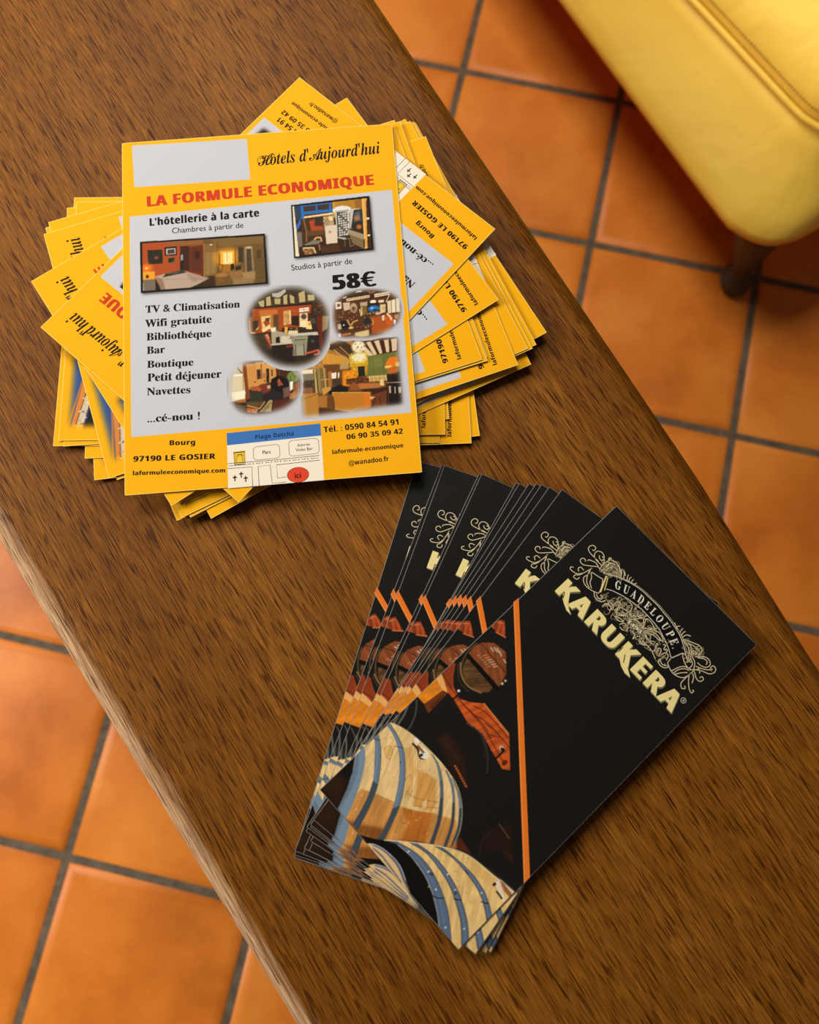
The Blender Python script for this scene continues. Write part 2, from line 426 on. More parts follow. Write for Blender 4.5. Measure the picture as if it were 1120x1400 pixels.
# ------------------------------------------------------------------ yellow leather seat
def resample(P, n):
    P = np.array(P, float); l = np.r_[0, np.cumsum(np.linalg.norm(np.diff(P, axis=0), axis=1))]; t = np.linspace(0, l[-1], n)
    return np.c_[np.interp(t, l, P[:, 0]), np.interp(t, l, P[:, 1])]
def tube(pts, r, n=8):
    bm = bmesh.new(); P = np.array(pts, float); rings = []
    for i in range(len(P)):
        d = Vector(P[min(i+1, len(P)-1)]-P[max(i-1, 0)]).normalized(); u = d.cross(Vector((0, 0, 1))).normalized(); w = u.cross(d)
        rings.append([tuple(Vector(P[i])+u*r*math.cos(t)+w*r*math.sin(t)) for t in np.linspace(0, 2*math.pi, n, endpoint=False)])
    loft(bm, rings); return bm
def build_sofa():
    zA, zB = 0.128, 0.195
    A = [(0.2262, 0.6171), (0.285, 0.4952), (0.3526, 0.355), (0.4135, 0.2303), (0.4249, 0.2138), (0.4419, 0.1993), (0.4628, 0.1919), (0.4856, 0.1949), (0.5116, 0.2067), (0.6261, 0.2612)]
    B = [(0.3343, 0.5135), (0.3906, 0.4219), (0.4304, 0.3559), (0.4689, 0.292), (0.482, 0.2758), (0.4968, 0.2652), (0.5139, 0.2598), (0.5334, 0.2629), (0.5524, 0.2708), (0.655, 0.321)]
    N = 60
    A, B = resample(spline(A), N), resample(spline(B), N)
    def extend(P, n=14, l0=0.75, l1=0.55):
        d0 = (P[0]-P[3])/np.linalg.norm(P[0]-P[3]); d1 = (P[-1]-P[-4])/np.linalg.norm(P[-1]-P[-4])
        return np.concatenate([[P[0]+d0*l0*(1-k/n) for k in range(n)], P, [P[-1]+d1*l1*(k+1)/n for k in range(n)]])
    A, B = extend(A), extend(B)
    d0 = (A[0]-A[20]); d1 = (A[-1]-A[-20]); d0 /= np.linalg.norm(d0); d1 /= np.linalg.norm(d1)
    inward = lambda P: np.array([((lambda t: np.array([-t[1], t[0]]))((P[min(i+1, len(P)-1)]-P[max(i-1, 0)])/np.linalg.norm(P[min(i+1, len(P)-1)]-P[max(i-1, 0)]))) for i in range(len(P))])
    iA, iB = inward(A), inward(B)
    far = A[0]+d1*0.55
    def ring(P, nrm, d, z): 
        Q = P+nrm*d; return [(x, y, z) for x, y in Q] + [(far[0]-0.02*0, far[1], z)]
    def mixr(t, d, z):
        P = A*(1-t)+B*t; nn = iA*(1-t)+iB*t; return ring(P, nn, d, z)
    root = bpy.data.objects.new('leather_sofa', None); COL.objects.link(root); root.location = (0, 0, 0)
    tag(root, 'yellow leather seat with welted seam and dark turned wooden foot on the tiles', 'sofa')
    bm = bmesh.new()
    loft(bm, [ring(A, iA, 0.03, 0.111), ring(A, iA, 0.012, 0.112), ring(A, iA, 0.003, 0.117), mixr(0.0, 0, zA-0.004), mixr(0.04, 0, zA+0.003), mixr(0.22, -0.001, zA+0.013), mixr(0.45, -0.001, zA+0.024), mixr(0.68, 0, zA+0.037), mixr(0.86, 0, zA+0.050), mixr(0.97, 0.0, zB-0.004), mixr(1.0, 0.004, zB-0.003)])
    bmesh.ops.recalc_face_normals(bm, faces=bm.faces)
    me = bpy.data.meshes.new('upholstered_base'); bm.to_mesh(me); bm.free(); link('upholstered_base', me, (M_LEATHER,), root)
    bm = bmesh.new()
    loft(bm, [ring(B, iB, 0.004, zB+0.0005), ring(B, iB, 0.003, zB+0.006), ring(B, iB, 0.006, zB+0.020), ring(B, iB, 0.014, zB+0.038), ring(B, iB, 0.03, zB+0.056), ring(B, iB, 0.06, zB+0.070), ring(B, iB, 0.11, zB+0.079), ring(B, iB, 0.17, zB+0.083)])
    bmesh.ops.recalc_face_normals(bm, faces=bm.faces)
    me = bpy.data.meshes.new('seat_cushion'); bm.to_mesh(me); bm.free(); link('seat_cushion', me, (M_LEATHER,), root)
    bm = tube([(x, y, zB+0.002) for x, y in B-iB*0.0005], 0.0032); me = bpy.data.meshes.new('piping')
    for f in bm.faces: f.smooth = True
    bm.to_mesh(me); bm.free(); link('piping', me, (M_LEATHER,), root)
    bm = bmesh.new(); S = resample(B+iB*0.0044, 900)
    for k in range(0, len(S)-1, 2):
        a, b = Vector((*S[k], zB+0.0125)), Vector((*S[k+1], zB+0.0125)); d = (b-a).normalized(); u = Vector((-d.y, d.x, 0))*0.0009; w = Vector((0, 0, 0.0006))
        loft(bm, [[tuple(p+u+w), tuple(p+u-w), tuple(p-u-w), tuple(p-u+w)] for p in (a, b)], smooth=False)
    me = bpy.data.meshes.new('stitching'); bm.to_mesh(me); bm.free(); link('stitching', me, (M_STITCH,), root)
    def leg(foot, top):
        bm = bmesh.new(); prof = [(0.006, 0.0), (0.014, 0.002), (0.0185, 0.010), (0.0185, 0.017), (0.014, 0.024), (0.0105, 0.029), (0.0105, 0.034), (0.0125, 0.037), (0.013, 0.045), (0.0165, 0.060), (0.022, 0.082), (0.027, 0.104), (0.028, 0.1115)]
        rings = []
        for r, z in prof:
            t = z/0.1115; cx, cy = foot[0]+(top[0]-foot[0])*t, foot[1]+(top[1]-foot[1])*t
            rings.append([(cx+r*math.cos(q), cy+r*math.sin(q), z) for q in np.linspace(0, 2*math.pi, 24, endpoint=False)])
        loft(bm, rings); me = bpy.data.meshes.new('leg'); bm.to_mesh(me); bm.free(); link('leg', me, (M_LEG,), root)
    foot = [(0.4723, 0.2107)]; top = [(0.4644, 0.2265)]
    f, t = np.array(foot[0]), np.array(top[0]); leg(f, t)
    c1 = A[0]-d0*0.1+iA[0]*0.07; c2 = A[-1]-d1*0.1+iA[-1]*0.07; c3 = c1+d1*0.38
    for q in (c1, c2, c3): leg(q, q)
build_sofa()

# ------------------------------------------------------------------ yellow flyer: front
T_F = 0.30
YEL, GREY, BLK = (255, 181, 8), (206, 205, 209), (18, 15, 14)
def house_picture(WF):
    """soft-edged evening photograph of a building in the top left corner of the flyer"""
    c = Pic(-WF/2+2.0, 105-44, -WF/2+80, 105-1.5, 0.4, YEL); q = lambda *p: [(-WF/2+b, 105-a) for a, b in p]
    c.poly(q((0, 0), (60, 0), (60, 120), (0, 120)), (36, 54, 106)); c.poly(q((0, 0), (9, 0), (14, 60), (0, 66)), (62, 100, 164), .7, 3); c.poly(q((0, 50), (14, 60), (20, 80), (0, 90)), (28, 40, 92), .7, 3)
    c.ell(q((9, 64))[0], 2.0, 5, (96, 124, 180), .6, 1.6)
    c.poly(q((7, 0), (14, 8), (27, 84), (60, 90), (60, 0)), (38, 31, 23)); c.poly(q((6, 4), (12, 4), (25, 74), (21, 76)), (214, 198, 168)); c.poly(q((5.5, 4), (8.5, 4), (14, 36), (11.5, 38)), (222, 136, 58), 1, .3); c.line(q((8.5, 8), (23, 74)), .6, (120, 80, 40)); c.line(q((4.5, 8), (19.5, 76)), 1.1, (186, 120, 58))
    c.specks(q((7, 6), (13, 6), (18, 36), (14, 36)), 30, [(60, 40, 30), (250, 234, 200), (220, 110, 50)], 1.0, 3)
    c.poly(q((24, 6), (27, 6), (32, 34), (29, 34)), (214, 126, 56)); c.poly(q((27.5, 6), (32, 6), (35, 26), (31, 28)), (236, 226, 206)); c.specks(q((28, 6), (32, 6), (35, 26), (32, 28)), 10, [(40, 34, 30)], .8, 5)
    c.line(q((19, 52), (28, 46), (60, 46)), .9, (110, 74, 40)); c.poly(q((20, 50), (60, 42), (60, 46), (22, 54)), (96, 64, 34), .8, .5)
    for k in range(8):
        a, b = 20+(k % 2)*7, 10+k*5.5; c.line(q((a, b), (a+1.5, b+4), (a+5, b+3.6), (a+4, b)), .35, (104, 92, 68), .7)
    c.fade(q((5.5, 9), (36, 9), (36, 68), (5.5, 68)), 2.4, YEL)
    return c

def flyer_front(blank_box):
    s = Sheet(); WF = 156.7
    s.slab(WF, 210, T_F, YEL, (250, 205, 110)); s.rim(WF, 210, T_F+0.01, (255, 222, 120), (.3, .3, .3, .3))
    z1, z2, z3 = T_F+0.012, T_F+0.026, T_F+0.042
    if blank_box: s.poly([(-72.5,102.9),(-6.2,101.9),(-5.2,75.5),(-71.4,75.9)], z1, (204, 203, 208))
    else: s.picture(house_picture(WF), z1)
    s.poly([(-74.3,57.4),(75.1,62.2),(75.4,-71.6),(-74.6,-73.2)], z1, GREY)
    s.text("Hôtels d'Aujourd'hui", 'script', [(-0.2,83.7),(70.5,86.2),(-0.1,90.7)], z2, (12, 14, 20), bold=0.004)
    s.stroke([(-0.1,85.6),(-0.5,88.1),(1.4,89.8),(5.6,89.7),(8.0,88.3),(7.0,85.6),(3.6,84.0)], 0.35, z2, (12, 14, 20), True)
    s.text('LA FORMULE ECONOMIQUE', 'sans', [(-64.7,62.9),(65.3,66.3),(-64.8,69.4)], z2, (209, 62, 28), bold=0.05, gap=0.05)
    s.text("L'hôtellerie à la carte", 'sans', [(-63.3,50.7),(-1.0,51.6),(-63.3,55.4)], z2, BLK, bold=0.042, gap=0.06)
    s.text('Chambres à partir de', 'reg', [(-50.7,45.0),(-10.1,45.3),(-50.8,48.4)], z2, BLK, bold=0.008)
    s.text('Studios à partir de', 'reg', [(15.4,16.6),(49.7,18.1),(15.4,20.1)], z2, BLK, bold=0.008)
    s.text('58€', 'sans', [(37.8,3.1),(62.3,3.6),(38.1,12.0)], z2, BLK, bold=0.055, gap=0.06)
    for t, ln in (('TV & Climatisation', [(-66.1,-2.2),(-13.9,-3.2),(-66.2,2.1)]), ('Wifi gratuite', [(-66.2,-10.7),(-29.8,-10.9),(-66.1,-6.3)]), ('Bibliothéque', [(-65.9,-18.6),(-30.2,-19.3),(-65.9,-14.3)]), ('Bar', [(-65.8,-26.5),(-55.9,-26.6),(-65.8,-22.2)]),
                  ('Boutique', [(-65.8,-34.6),(-40.4,-35.2),(-65.7,-30.5)]), ('Petit déjeuner', [(-65.7,-42.4),(-25.6,-43.4),(-65.6,-37.9)]), ('Navettes', [(-66.1,-50.3),(-42.3,-50.9),(-66.0,-46.1)]), ('...cé-nou !', [(-66.2,-65.6),(-37.4,-66.1),(-66.2,-61.4)])):
        s.text(t, 'serif', ln, z2, BLK, bold=0.018)
    s.text('Bourg', 'sans', [(-54.6,-79.4),(-40.5,-80.1),(-54.5,-76.6)], z2, BLK, bold=0.03, gap=0.05)
    s.text('97190 LE GOSIER', 'sans', [(-73.7,-86.9),(-30.4,-88.8),(-73.7,-83.9)], z2, BLK, bold=0.035, gap=0.05)
    s.text('laformuleeconomique.com', 'sans', [(-74.2,-94.3),(-25.1,-96.7),(-74.2,-92.0)], z2, BLK, bold=0.03, gap=0.04)
    s.text('Tél. : 0590 84 54 91', 'sans', [(28.0,-79.0),(68.7,-77.7),(28.1,-75.8)], z2, BLK, bold=0.02, gap=0.03)
    s.text('06 90 35 09 42', 'sans', [(39.8,-83.8),(70.1,-82.9),(39.8,-80.9)], z2, BLK, bold=0.02, gap=0.03)
    s.text('laformule-economique', 'sans', [(31.6,-91.3),(69.8,-90.5),(31.7,-89.0)], z2, BLK, bold=0.015)
    s.text('@wanadoo.fr', 'sans', [(39.9,-98.1),(61.4,-97.4),(40.0,-95.5)], z2, BLK, bold=0.01)
    # little street map
    DK, CR = (48, 48, 44), (253, 237, 214)
    s.poly([(-23.8,-81.9),(26.5,-80.5),(26.6,-105.1),(-24.0,-105.5)], z1, CR)
    s.poly([(-23.8,-75.1),(26.3,-73.7),(26.5,-80.5),(-23.8,-81.9)], z1, (62, 117, 188))
    s.text('Plage Datcha', 'sans', [(-8.9,-79.7),(12.1,-79.3),(-9.0,-77.4)], z2, (16, 26, 52), gap=0.03)
    def rbox(q, r):
        q = np.array(q); out = []
        for i in range(4):
            a, b, c = q[i-1], q[i], q[(i+1) % 4]; u, v = (a-b)/np.linalg.norm(a-b), (c-b)/np.linalg.norm(c-b)
            for t in np.linspace(0, 1, 6): out.append(b+u*r*(1-t)**2+v*r*t**2)
        s.stroke(out, 0.28, z2, (112, 118, 112), closed=True)
    rbox([(-10.0,-84.0),(3.9,-83.4),(4.1,-91.0),(-10.0,-91.3)], 2.2); rbox([(8.9,-82.0),(24.8,-81.7),(24.9,-90.2),(9.0,-90.7)], 2.2)
    s.text('Parc', 'reg', [(-5.2,-88.3),(-0.6,-88.2),(-5.2,-86.3)], z2, DK, bold=0.025)
    s.text('Adorae', 'reg', [(13.4,-85.7),(20.2,-85.4),(13.5,-84.2)], z2, DK, bold=0.012); s.text('Volte Bar', 'reg', [(12.5,-88.3),(21.6,-88.0),(12.5,-86.7)], z2, DK, bold=0.012)
    for ln in ([(-23.9,-92.0),(0.5,-92.0),(24.8,-91.4)], [(-23.8,-94.7),(-11.1,-94.8),(-11.1,-105.7)], [(-7.7,-105.9),(-7.8,-94.8),(-1.4,-94.6),(-0.8,-104.7),(6.5,-104.5)], [(24.8,-94.0),(1.9,-94.8),(2.2,-102.0),(6.7,-101.7)]): s.stroke(ln, 0.30, z2, DK)
    a, b = (np.array(q) for q in [(-23.6,-93.3),(24.7,-92.7)])
    for k in range(30):
        t = (k+0.25*(k % 3 == 0))/30; s.stroke([a+(b-a)*t, a+(b-a)*(t+0.016)], 0.42, z2, DK)
    for q in [(-20.3,-100.4),(-16.9,-98.7),(-14.6,-101.2)]:
        q = np.array(q); s.stroke([q-(0, 1.5), q+(0, 1.7)], 0.62, z2, BLK); s.stroke([q+(-1.15, .55), q+(1.15, .55)], 0.62, z2, BLK)
    s.poly([(-20.4,-86.2),(-14.5,-86.0),(-14.5,-92.3),(-20.3,-92.3)], z2, (247, 205, 62)); s.poly([(-20.9,-85.8),(-14.4,-85.5),(-14.2,-86.4),(-20.6,-86.6)], z2, (222, 178, 50))
    s.stroke([(-20.4,-86.2),(-14.5,-86.0),(-14.5,-92.3),(-20.3,-92.3)], 0.22, z3, (90, 72, 20), closed=True); s.stroke([(-19.1,-92.0),(-18.8,-87.4),(-16.0,-87.3),(-15.9,-92.0)], 0.22, z3, (90, 72, 20)); s.stroke([(-19.8,-87.0),(-19.9,-92.1)], 0.2, z3, (120, 95, 25)); s.stroke([(-15.0,-86.9),(-15.0,-92.3)], 0.2, z3, (120, 95, 25))
    s.stroke([(-18.3,-88.6),(-17.8,-87.6),(-16.5,-87.6),(-16.2,-88.5)], 0.5, z3, (110, 88, 22)); s.stroke([(-20.5,-93.0),(-14.3,-93.1)], 0.55, z3, (70, 55, 15))
    c = np.array([(13.0,-101.1)][0]); rx = np.linalg.norm(np.array([(18.7,-101.0)][0])-c); ry = np.linalg.norm(np.array([(13.5,-97.0)][0])-c)
    E = [c+np.array([rx*math.cos(t), ry*math.sin(t)]) for t in np.linspace(0, 2*math.pi, 32, endpoint=False)]
    s.poly(E, z2, (230, 72, 42)); s.stroke(E, 0.25, z3, (110, 60, 40), closed=True)
    s.text('ici', 'reg', [(11.1,-102.9),(14.7,-102.8),(11.2,-99.8)], z3, (50, 30, 28), bold=0.03)
    # ---- photographs
    def frame(outer, inner, fn, res=0.34):
        P = np.array(outer); lo, hi = P.min(0)-2.5, P.max(0)+2.5
        pc = Pic(lo[0], lo[1], hi[0], hi[1], res, GREY)
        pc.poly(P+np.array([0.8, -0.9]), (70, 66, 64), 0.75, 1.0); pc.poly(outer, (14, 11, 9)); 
        sub = Pic(lo[0], lo[1], hi[0], hi[1], res, (60, 35, 20), 0.55); fn(sub)
        X, Y = np.meshgrid(sub.xs, sub.ys); m = sub.inside(np.array(inner), X, Y)[..., None]; pc.im = pc.im*(1-m)+sub.im*m
        s.picture(pc, z2)
    def bedroom(c):
        c.poly([(-68.5,41.6),(-31.7,40.9),(-32.4,18.8),(-50.6,11.9),(-68.7,11.0)], (176, 76, 30)); c.poly([(-68.5,41.6),(-31.7,41.3),(-33.3,36.4),(-46.7,36.7),(-58.6,41.2),(-67.1,40.3)], (150, 92, 48), 1, .6)
        c.poly([(-33.1,41.8),(2.0,40.5),(2.0,10.1),(-34.0,9.9)], (112, 80, 38)); c.poly([(-31.7,41.7),(2.0,40.2),(1.1,34.4),(-24.9,35.0)], (128, 98, 50), .9, .6)
        c.poly([(-41.0,36.3),(-32.9,36.4),(-33.4,18.1),(-41.4,20.2)], (96, 44, 22), 1, 1.2); c.poly([(-46.2,36.7),(-40.9,36.6),(-41.2,21.0),(-46.5,21.8)], (66, 34, 24), 1, .4); c.poly([(-46.2,31.7),(-44.3,31.9),(-44.4,22.0),(-46.4,21.8)], (40, 30, 28)); c.poly([(-45.9,31.3),(-44.6,31.6),(-44.7,28.1),(-45.8,27.8)], (190, 190, 180), .8, .3)
        c.poly([(-37.9,32.6),(-35.3,32.7),(-35.5,28.1),(-38.1,28.0)], (60, 26, 18), 1, .4)
        c.poly([(-64.5,35.7),(-56.2,35.6),(-56.0,26.9),(-64.2,26.9)], (44, 40, 28)); c.ell([(-59.6,30.7)][0], 2.2, 1.6, (170, 70, 50), .9, .5)
        c.poly([(-55.0,36.8),(-48.1,36.7),(-48.0,31.3),(-54.8,31.5)], (34, 26, 22)); c.poly([(-54.1,35.8),(-48.8,35.8),(-48.8,32.1),(-54.0,32.2)], (196, 186, 172)); c.poly([(-53.4,35.1),(-49.4,35.2),(-49.3,32.6),(-53.4,32.6)], (70, 62, 56))
        c.poly([(-53.4,30.5),(-48.9,30.4),(-48.8,26.6),(-53.2,26.5)], (126, 92, 44)); c.poly([(-53.0,29.7),(-49.3,29.8),(-50.3,27.4),(-52.8,27.1)], (44, 36, 22))
        c.ell([(-65.1,24.8)][0], 6, 4.5, (255, 130, 30), .85, 1.6); c.ell([(-65.1,24.7)][0], 1.4, .8, (255, 230, 150), 1, .3)
        c.poly([(-67.6,22.7),(-60.6,22.5),(-60.5,16.4),(-67.3,17.7)], (238, 160, 40), 1, .4); c.ell([(-64.8,19.6)][0], 1.6, 2, (70, 48, 16), 1, .3)
        c.poly([(-68.0,17.8),(-60.4,17.8),(-60.4,10.8),(-68.0,10.6)], (122, 104, 88)); c.poly([(-68.0,15.9),(-67.2,15.8),(-66.9,10.9),(-68.0,11.0)], (225, 215, 200), .9, .4); c.poly([(-60.4,17.9),(-56.6,10.8),(-60.4,10.4)], (44, 26, 16))
        c.poly([(-60.3,19.3),(-55.4,20.4),(-46.2,22.1),(-30.7,15.8),(-35.3,13.0),(-44.4,9.9),(-56.9,10.5)], (186, 160, 138)); c.poly([(-56.4,18.4),(-54.7,20.4),(-46.2,22.3),(-42.8,20.3)], (62, 52, 46), 1, .3); c.poly([(-54.7,20.5),(-45.5,22.2),(-48.4,19.9)], (96, 82, 72), .9, .3)
        c.poly([(-59.9,18.6),(-56.5,17.6),(-54.8,10.7),(-57.3,10.5)], (150, 118, 92), 1, .5); c.poly([(-43.5,20.0),(-30.7,15.8),(-40.1,13.9)], (168, 142, 118), .9, .4); c.line([(-42.1,19.5),(-37.4,14.2)], .35, (140, 118, 98)); c.line([(-56.5,17.2),(-30.7,15.6)], .3, (150, 128, 108))
        c.poly([(-41.6,10.1),(-30.4,15.6),(-32.4,18.8),(-26.8,16.8),(-27.1,10.1)], (52, 36, 20), .9, .8); c.poly([(-56.9,10.7),(-36.7,10.8),(-36.8,8.6),(-56.9,9.4)], (90, 70, 54), .7, .5)
        c.poly([(-32.9,36.8),(-25.2,36.7),(-25.8,17.5),(-33.2,16.9)], (134, 96, 48)); c.poly([(-32.0,32.1),(-26.4,32.0),(-26.8,18.3),(-32.4,18.0)], (152, 116, 64), .9, .5); c.line([(-32.9,37.2),(-33.1,17.3)], .5, (196, 146, 84)); c.line([(-29.2,31.5),(-29.5,17.8)], .3, (108, 76, 38)); c.line([(-32.0,31.9),(-26.4,31.8)], .3, (96, 66, 34)); c.ell([(-28.8,36.2)][0], 1.5, .6, (255, 240, 205), 1, .3); c.line([(-25.4,37.3),(-25.5,18.2)], .6, (70, 48, 22))
        c.ell([(-19.9,27.7)][0], 15, 11, (226, 150, 40), .75, 2.4); c.poly([(-23.7,31.8),(-15.9,31.6),(-16.3,22.7),(-23.9,23.0)], (250, 176, 40), 1, .6); c.poly([(-22.2,30.8),(-17.0,30.5),(-17.4,23.7),(-22.2,23.7)], (255, 236, 170), 1, .7); c.line([(-20.0,30.4),(-20.1,25.0)], .9, (196, 140, 40), .8); c.line([(-21.4,30.4),(-21.6,24.0)], .4, (238, 186, 70)); c.line([(-18.4,30.2),(-18.6,23.8)], .4, (238, 186, 70))
        c.line([(-24.3,29.9),(-24.4,22.7)], .7, (70, 46, 14)); c.line([(-15.4,32.3),(-15.5,22.8)], .7, (84, 56, 18))
        c.poly([(-13.7,33.3),(-10.9,33.4),(-11.1,23.9),(-13.9,24.0)], (62, 52, 34), 1, .4); c.poly([(-10.1,33.4),(-5.6,33.4),(-5.4,17.8),(-10.1,17.8)], (150, 128, 86), 1, .4); c.poly([(-9.2,32.2),(-6.6,32.1),(-6.3,18.2),(-9.3,18.1)], (76, 62, 42), 1, .3); c.ell([(-7.8,32.7)][0], 3, 1.4, (200, 186, 150), .9, .5)
        c.poly([(-3.3,31.0),(-0.9,30.9),(-1.1,25.4),(-3.9,25.3)], (84, 62, 34), 1, .4); c.poly([(-4.3,24.9),(2.0,24.8),(2.0,10.1),(-4.9,10.6)], (100, 76, 38), .8, 1)
        c.poly([(-25.2,23.5),(-18.6,23.4),(-18.4,18.8),(-23.3,18.4)], (168, 108, 34), 1, .5); c.line([(-25.2,23.9),(-22.5,23.3),(-23.3,18.8)], .5, (70, 40, 14)); c.poly([(-18.3,23.4),(-16.2,23.6),(-16.3,20.5),(-18.4,19.6)], (40, 28, 16), 1, .3); c.poly([(-27.5,18.4),(-19.8,18.4),(-21.4,13.4),(-26.3,12.3)], (126, 82, 36), 1, .8); c.ell([(-23.4,17.2)][0], 6.5, 2.2, (176, 120, 56), .9, .6)
        c.poly([(-19.8,18.5),(-11.4,19.8),(-12.3,14.9),(-17.9,13.9)], (150, 106, 56), 1, .8); c.poly([(-15.5,22.0),(-12.4,22.1),(-12.8,19.5),(-15.6,19.3)], (46, 36, 22), 1, .4); c.poly([(-12.2,17.9),(-4.6,17.7),(-5.1,12.9),(-16.6,11.5),(-17.2,13.8),(-11.6,14.9)], (164, 130, 82), 1, .6); c.poly([(-17.2,14.6),(-5.4,14.0),(-5.9,10.7),(-17.3,10.8)], (150, 118, 74), .9, .6)
        c.specks([(-26.3,35.1),(2.5,34.3),(1.3,10.1),(-27.0,11.6)], 60, [(150, 112, 56), (70, 48, 24), (176, 140, 84)], .9, 3, .45)
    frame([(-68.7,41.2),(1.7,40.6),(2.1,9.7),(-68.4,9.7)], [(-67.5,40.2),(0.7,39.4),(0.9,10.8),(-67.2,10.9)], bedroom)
    def studio(c):
        c.poly([(16.7,58.1),(63.3,59.6),(62.4,24.6),(16.8,23.6)], (58, 36, 20))
        c.poly([(40.4,57.7),(57.9,58.4),(57.8,50.9),(41.3,49.0)], (186, 128, 38)); c.poly([(53.4,57.2),(57.8,57.9),(57.5,50.9),(53.5,51.3)], (150, 100, 34), .9, .5); c.poly([(40.7,57.4),(42.3,57.4),(42.6,47.3),(40.5,47.5)], (200, 150, 60), 1, .3)
        c.poly([(18.3,56.3),(40.4,57.2),(40.2,50.2),(18.6,48.8)], (70, 52, 40)); c.poly([(18.3,56.3),(23.4,56.4),(21.5,47.5),(18.6,47.7)], (50, 66, 84), 1, .4)
        c.poly([(23.5,49.4),(40.7,50.7),(40.6,49.4),(23.4,48.3)], (246, 212, 150)); 
        B = (40, 112, 190); c.line([(23.7,56.1),(40.4,56.7)], 1.2, B); c.line([(23.3,55.9),(23.5,49.4),(19.7,42.3)], 3.0, B); c.line([(23.4,51.5),(39.8,52.1)], 3.2, B); c.line([(31.7,56.8),(31.4,51.5)], 1.6, B); c.line([(39.3,57.2),(39.5,51.1)], 2.0, B)
        c.poly([(17.6,56.4),(18.8,56.4),(20.2,25.1),(18.2,24.9)], (244, 226, 190)); c.poly([(19.6,40.1),(22.5,39.9),(22.4,31.0),(20.0,30.6)], (120, 112, 106), 1, .4)
        c.poly([(22.0,47.9),(35.5,49.0),(35.0,34.2),(23.0,32.5)], (74, 44, 22)); c.line([(23.9,47.8),(25.1,40.2),(24.8,33.9)], 1.6, (150, 110, 64), .8); c.poly([(26.9,46.5),(30.1,47.3),(29.9,43.0),(34.6,42.6),(34.9,40.0),(27.7,39.8)], (176, 72, 34), 1, .4); c.poly([(30.4,47.3),(34.5,47.7),(34.2,43.7),(30.4,43.8)], (60, 46, 36)); c.poly([(25.4,40.2),(35.0,40.5),(34.8,37.3),(25.7,37.0)], (110, 72, 38), .8, .6)
        c.poly([(35.0,48.5),(40.8,48.8),(40.9,42.7),(35.1,42.6)], (186, 150, 104)); c.specks([(35.2,48.2),(39.8,48.4),(39.5,43.3),(35.2,43.4)], 26, [(90, 66, 42), (230, 210, 170)], .9, 5); c.ell([(39.2,47.1)][0], 2.5, 3, (255, 226, 160), .9, .8)
        c.poly([(35.3,42.6),(42.3,42.8),(42.2,31.5),(35.8,31.2)], (226, 206, 178)); c.ell([(38.3,38.7)][0], 1.5, 1.5, (176, 150, 124), 1, .3); c.line([(35.6,42.6),(35.8,31.4)], .4, (170, 140, 110)); c.line([(35.8,31.4),(42.2,31.5)], .4, (150, 120, 90))
        c.poly([(41.7,52.0),(50.2,52.1),(49.3,37.2),(46.4,33.2),(42.2,34.6)], (196, 190, 176)); c.ell([(45.9,51.9)][0], 9.6, 4.6, (232, 230, 222)); c.poly([(41.9,51.4),(49.9,51.8),(49.8,50.9),(42.0,50.6)], (160, 150, 136)); c.poly([(42.8,50.5),(49.1,50.5),(47.9,34.2),(42.5,35.1)], (62, 48, 36))
        for i in range(5):
            for j in range(10):
                a = np.array([(43.4,49.7)][0])+np.array([i*1.25, -j*1.45+i*.12]); c.poly([a, a+(.95, .1), a+(.95, -.95), a+(0, -1.05)], (214, 210, 200) if (i*7+j*3) % 5 else (120, 104, 84))
        c.poly([(50.4,52.0),(55.9,52.1),(54.5,40.0),(49.5,39.8)], (204, 198, 186), 1, .4); c.poly([(52.5,51.3),(57.3,51.5),(57.1,36.1),(50.3,40.3)], (52, 40, 30)); c.poly([(52.9,49.7),(56.8,50.7),(56.8,44.6),(51.9,43.4)], (76, 92, 100), 1, .4); c.ell([(54.0,46.1)][0], 3, 2.6, (196, 110, 50), .9, .5); c.ell([(54.8,40.5)][0], 2.6, 2.6, (206, 110, 40), .9, .5); c.poly([(55.8,50.0),(58.0,50.6),(57.6,46.1),(55.9,45.2)], (40, 58, 64))
        c.poly([(48.3,40.2),(57.1,35.8),(57.0,32.4),(49.0,36.2)], (166, 146, 112)); c.poly([(49.0,36.2),(57.0,32.4),(56.6,26.7),(50.5,30.8)], (134, 110, 70)); c.line([(48.3,39.9),(56.8,36.0)], .6, (44, 30, 18)); c.line([(49.0,35.9),(56.9,30.8)], .5, (96, 76, 48)); c.line([(50.2,32.9),(56.7,28.2)], .4, (96, 76, 48))
        c.line([(46.4,33.2),(46.1,29.1)], .7, (120, 100, 70)); c.line([(49.0,33.0),(49.2,28.8),(51.4,29.7)], .7, (150, 130, 96)); c.line([(45.5,33.3),(49.3,33.8)], .7, (160, 140, 110))
        c.poly([(57.6,58.2),(60.3,58.2),(58.7,26.7),(57.1,26.7)], (238, 170, 78)); c.poly([(59.8,56.1),(63.0,56.4),(62.0,26.2),(58.7,26.7)], (64, 36, 18)); c.line([(57.8,57.9),(57.3,26.9)], .8, (255, 214, 130)); c.poly([(59.3,46.0),(61.0,45.8),(60.9,44.7),(59.2,44.6)], (250, 226, 170)); c.poly([(59.2,35.4),(60.8,35.2),(60.5,34.2),(59.1,34.3)], (250, 226, 170)); c.line([(57.2,32.4),(57.0,27.7)], 1.2, (40, 26, 14))
        c.poly([(22.7,31.7),(28.3,34.2),(33.6,33.7),(31.1,31.8),(25.8,31.5)], (128, 120, 104), 1, .3); c.line([(29.3,34.6),(30.4,35.8),(32.7,35.7),(33.3,33.5)], 1.6, (232, 176, 110)); c.line([(31.7,31.3),(32.0,28.1)], 1.2, (180, 120, 60))
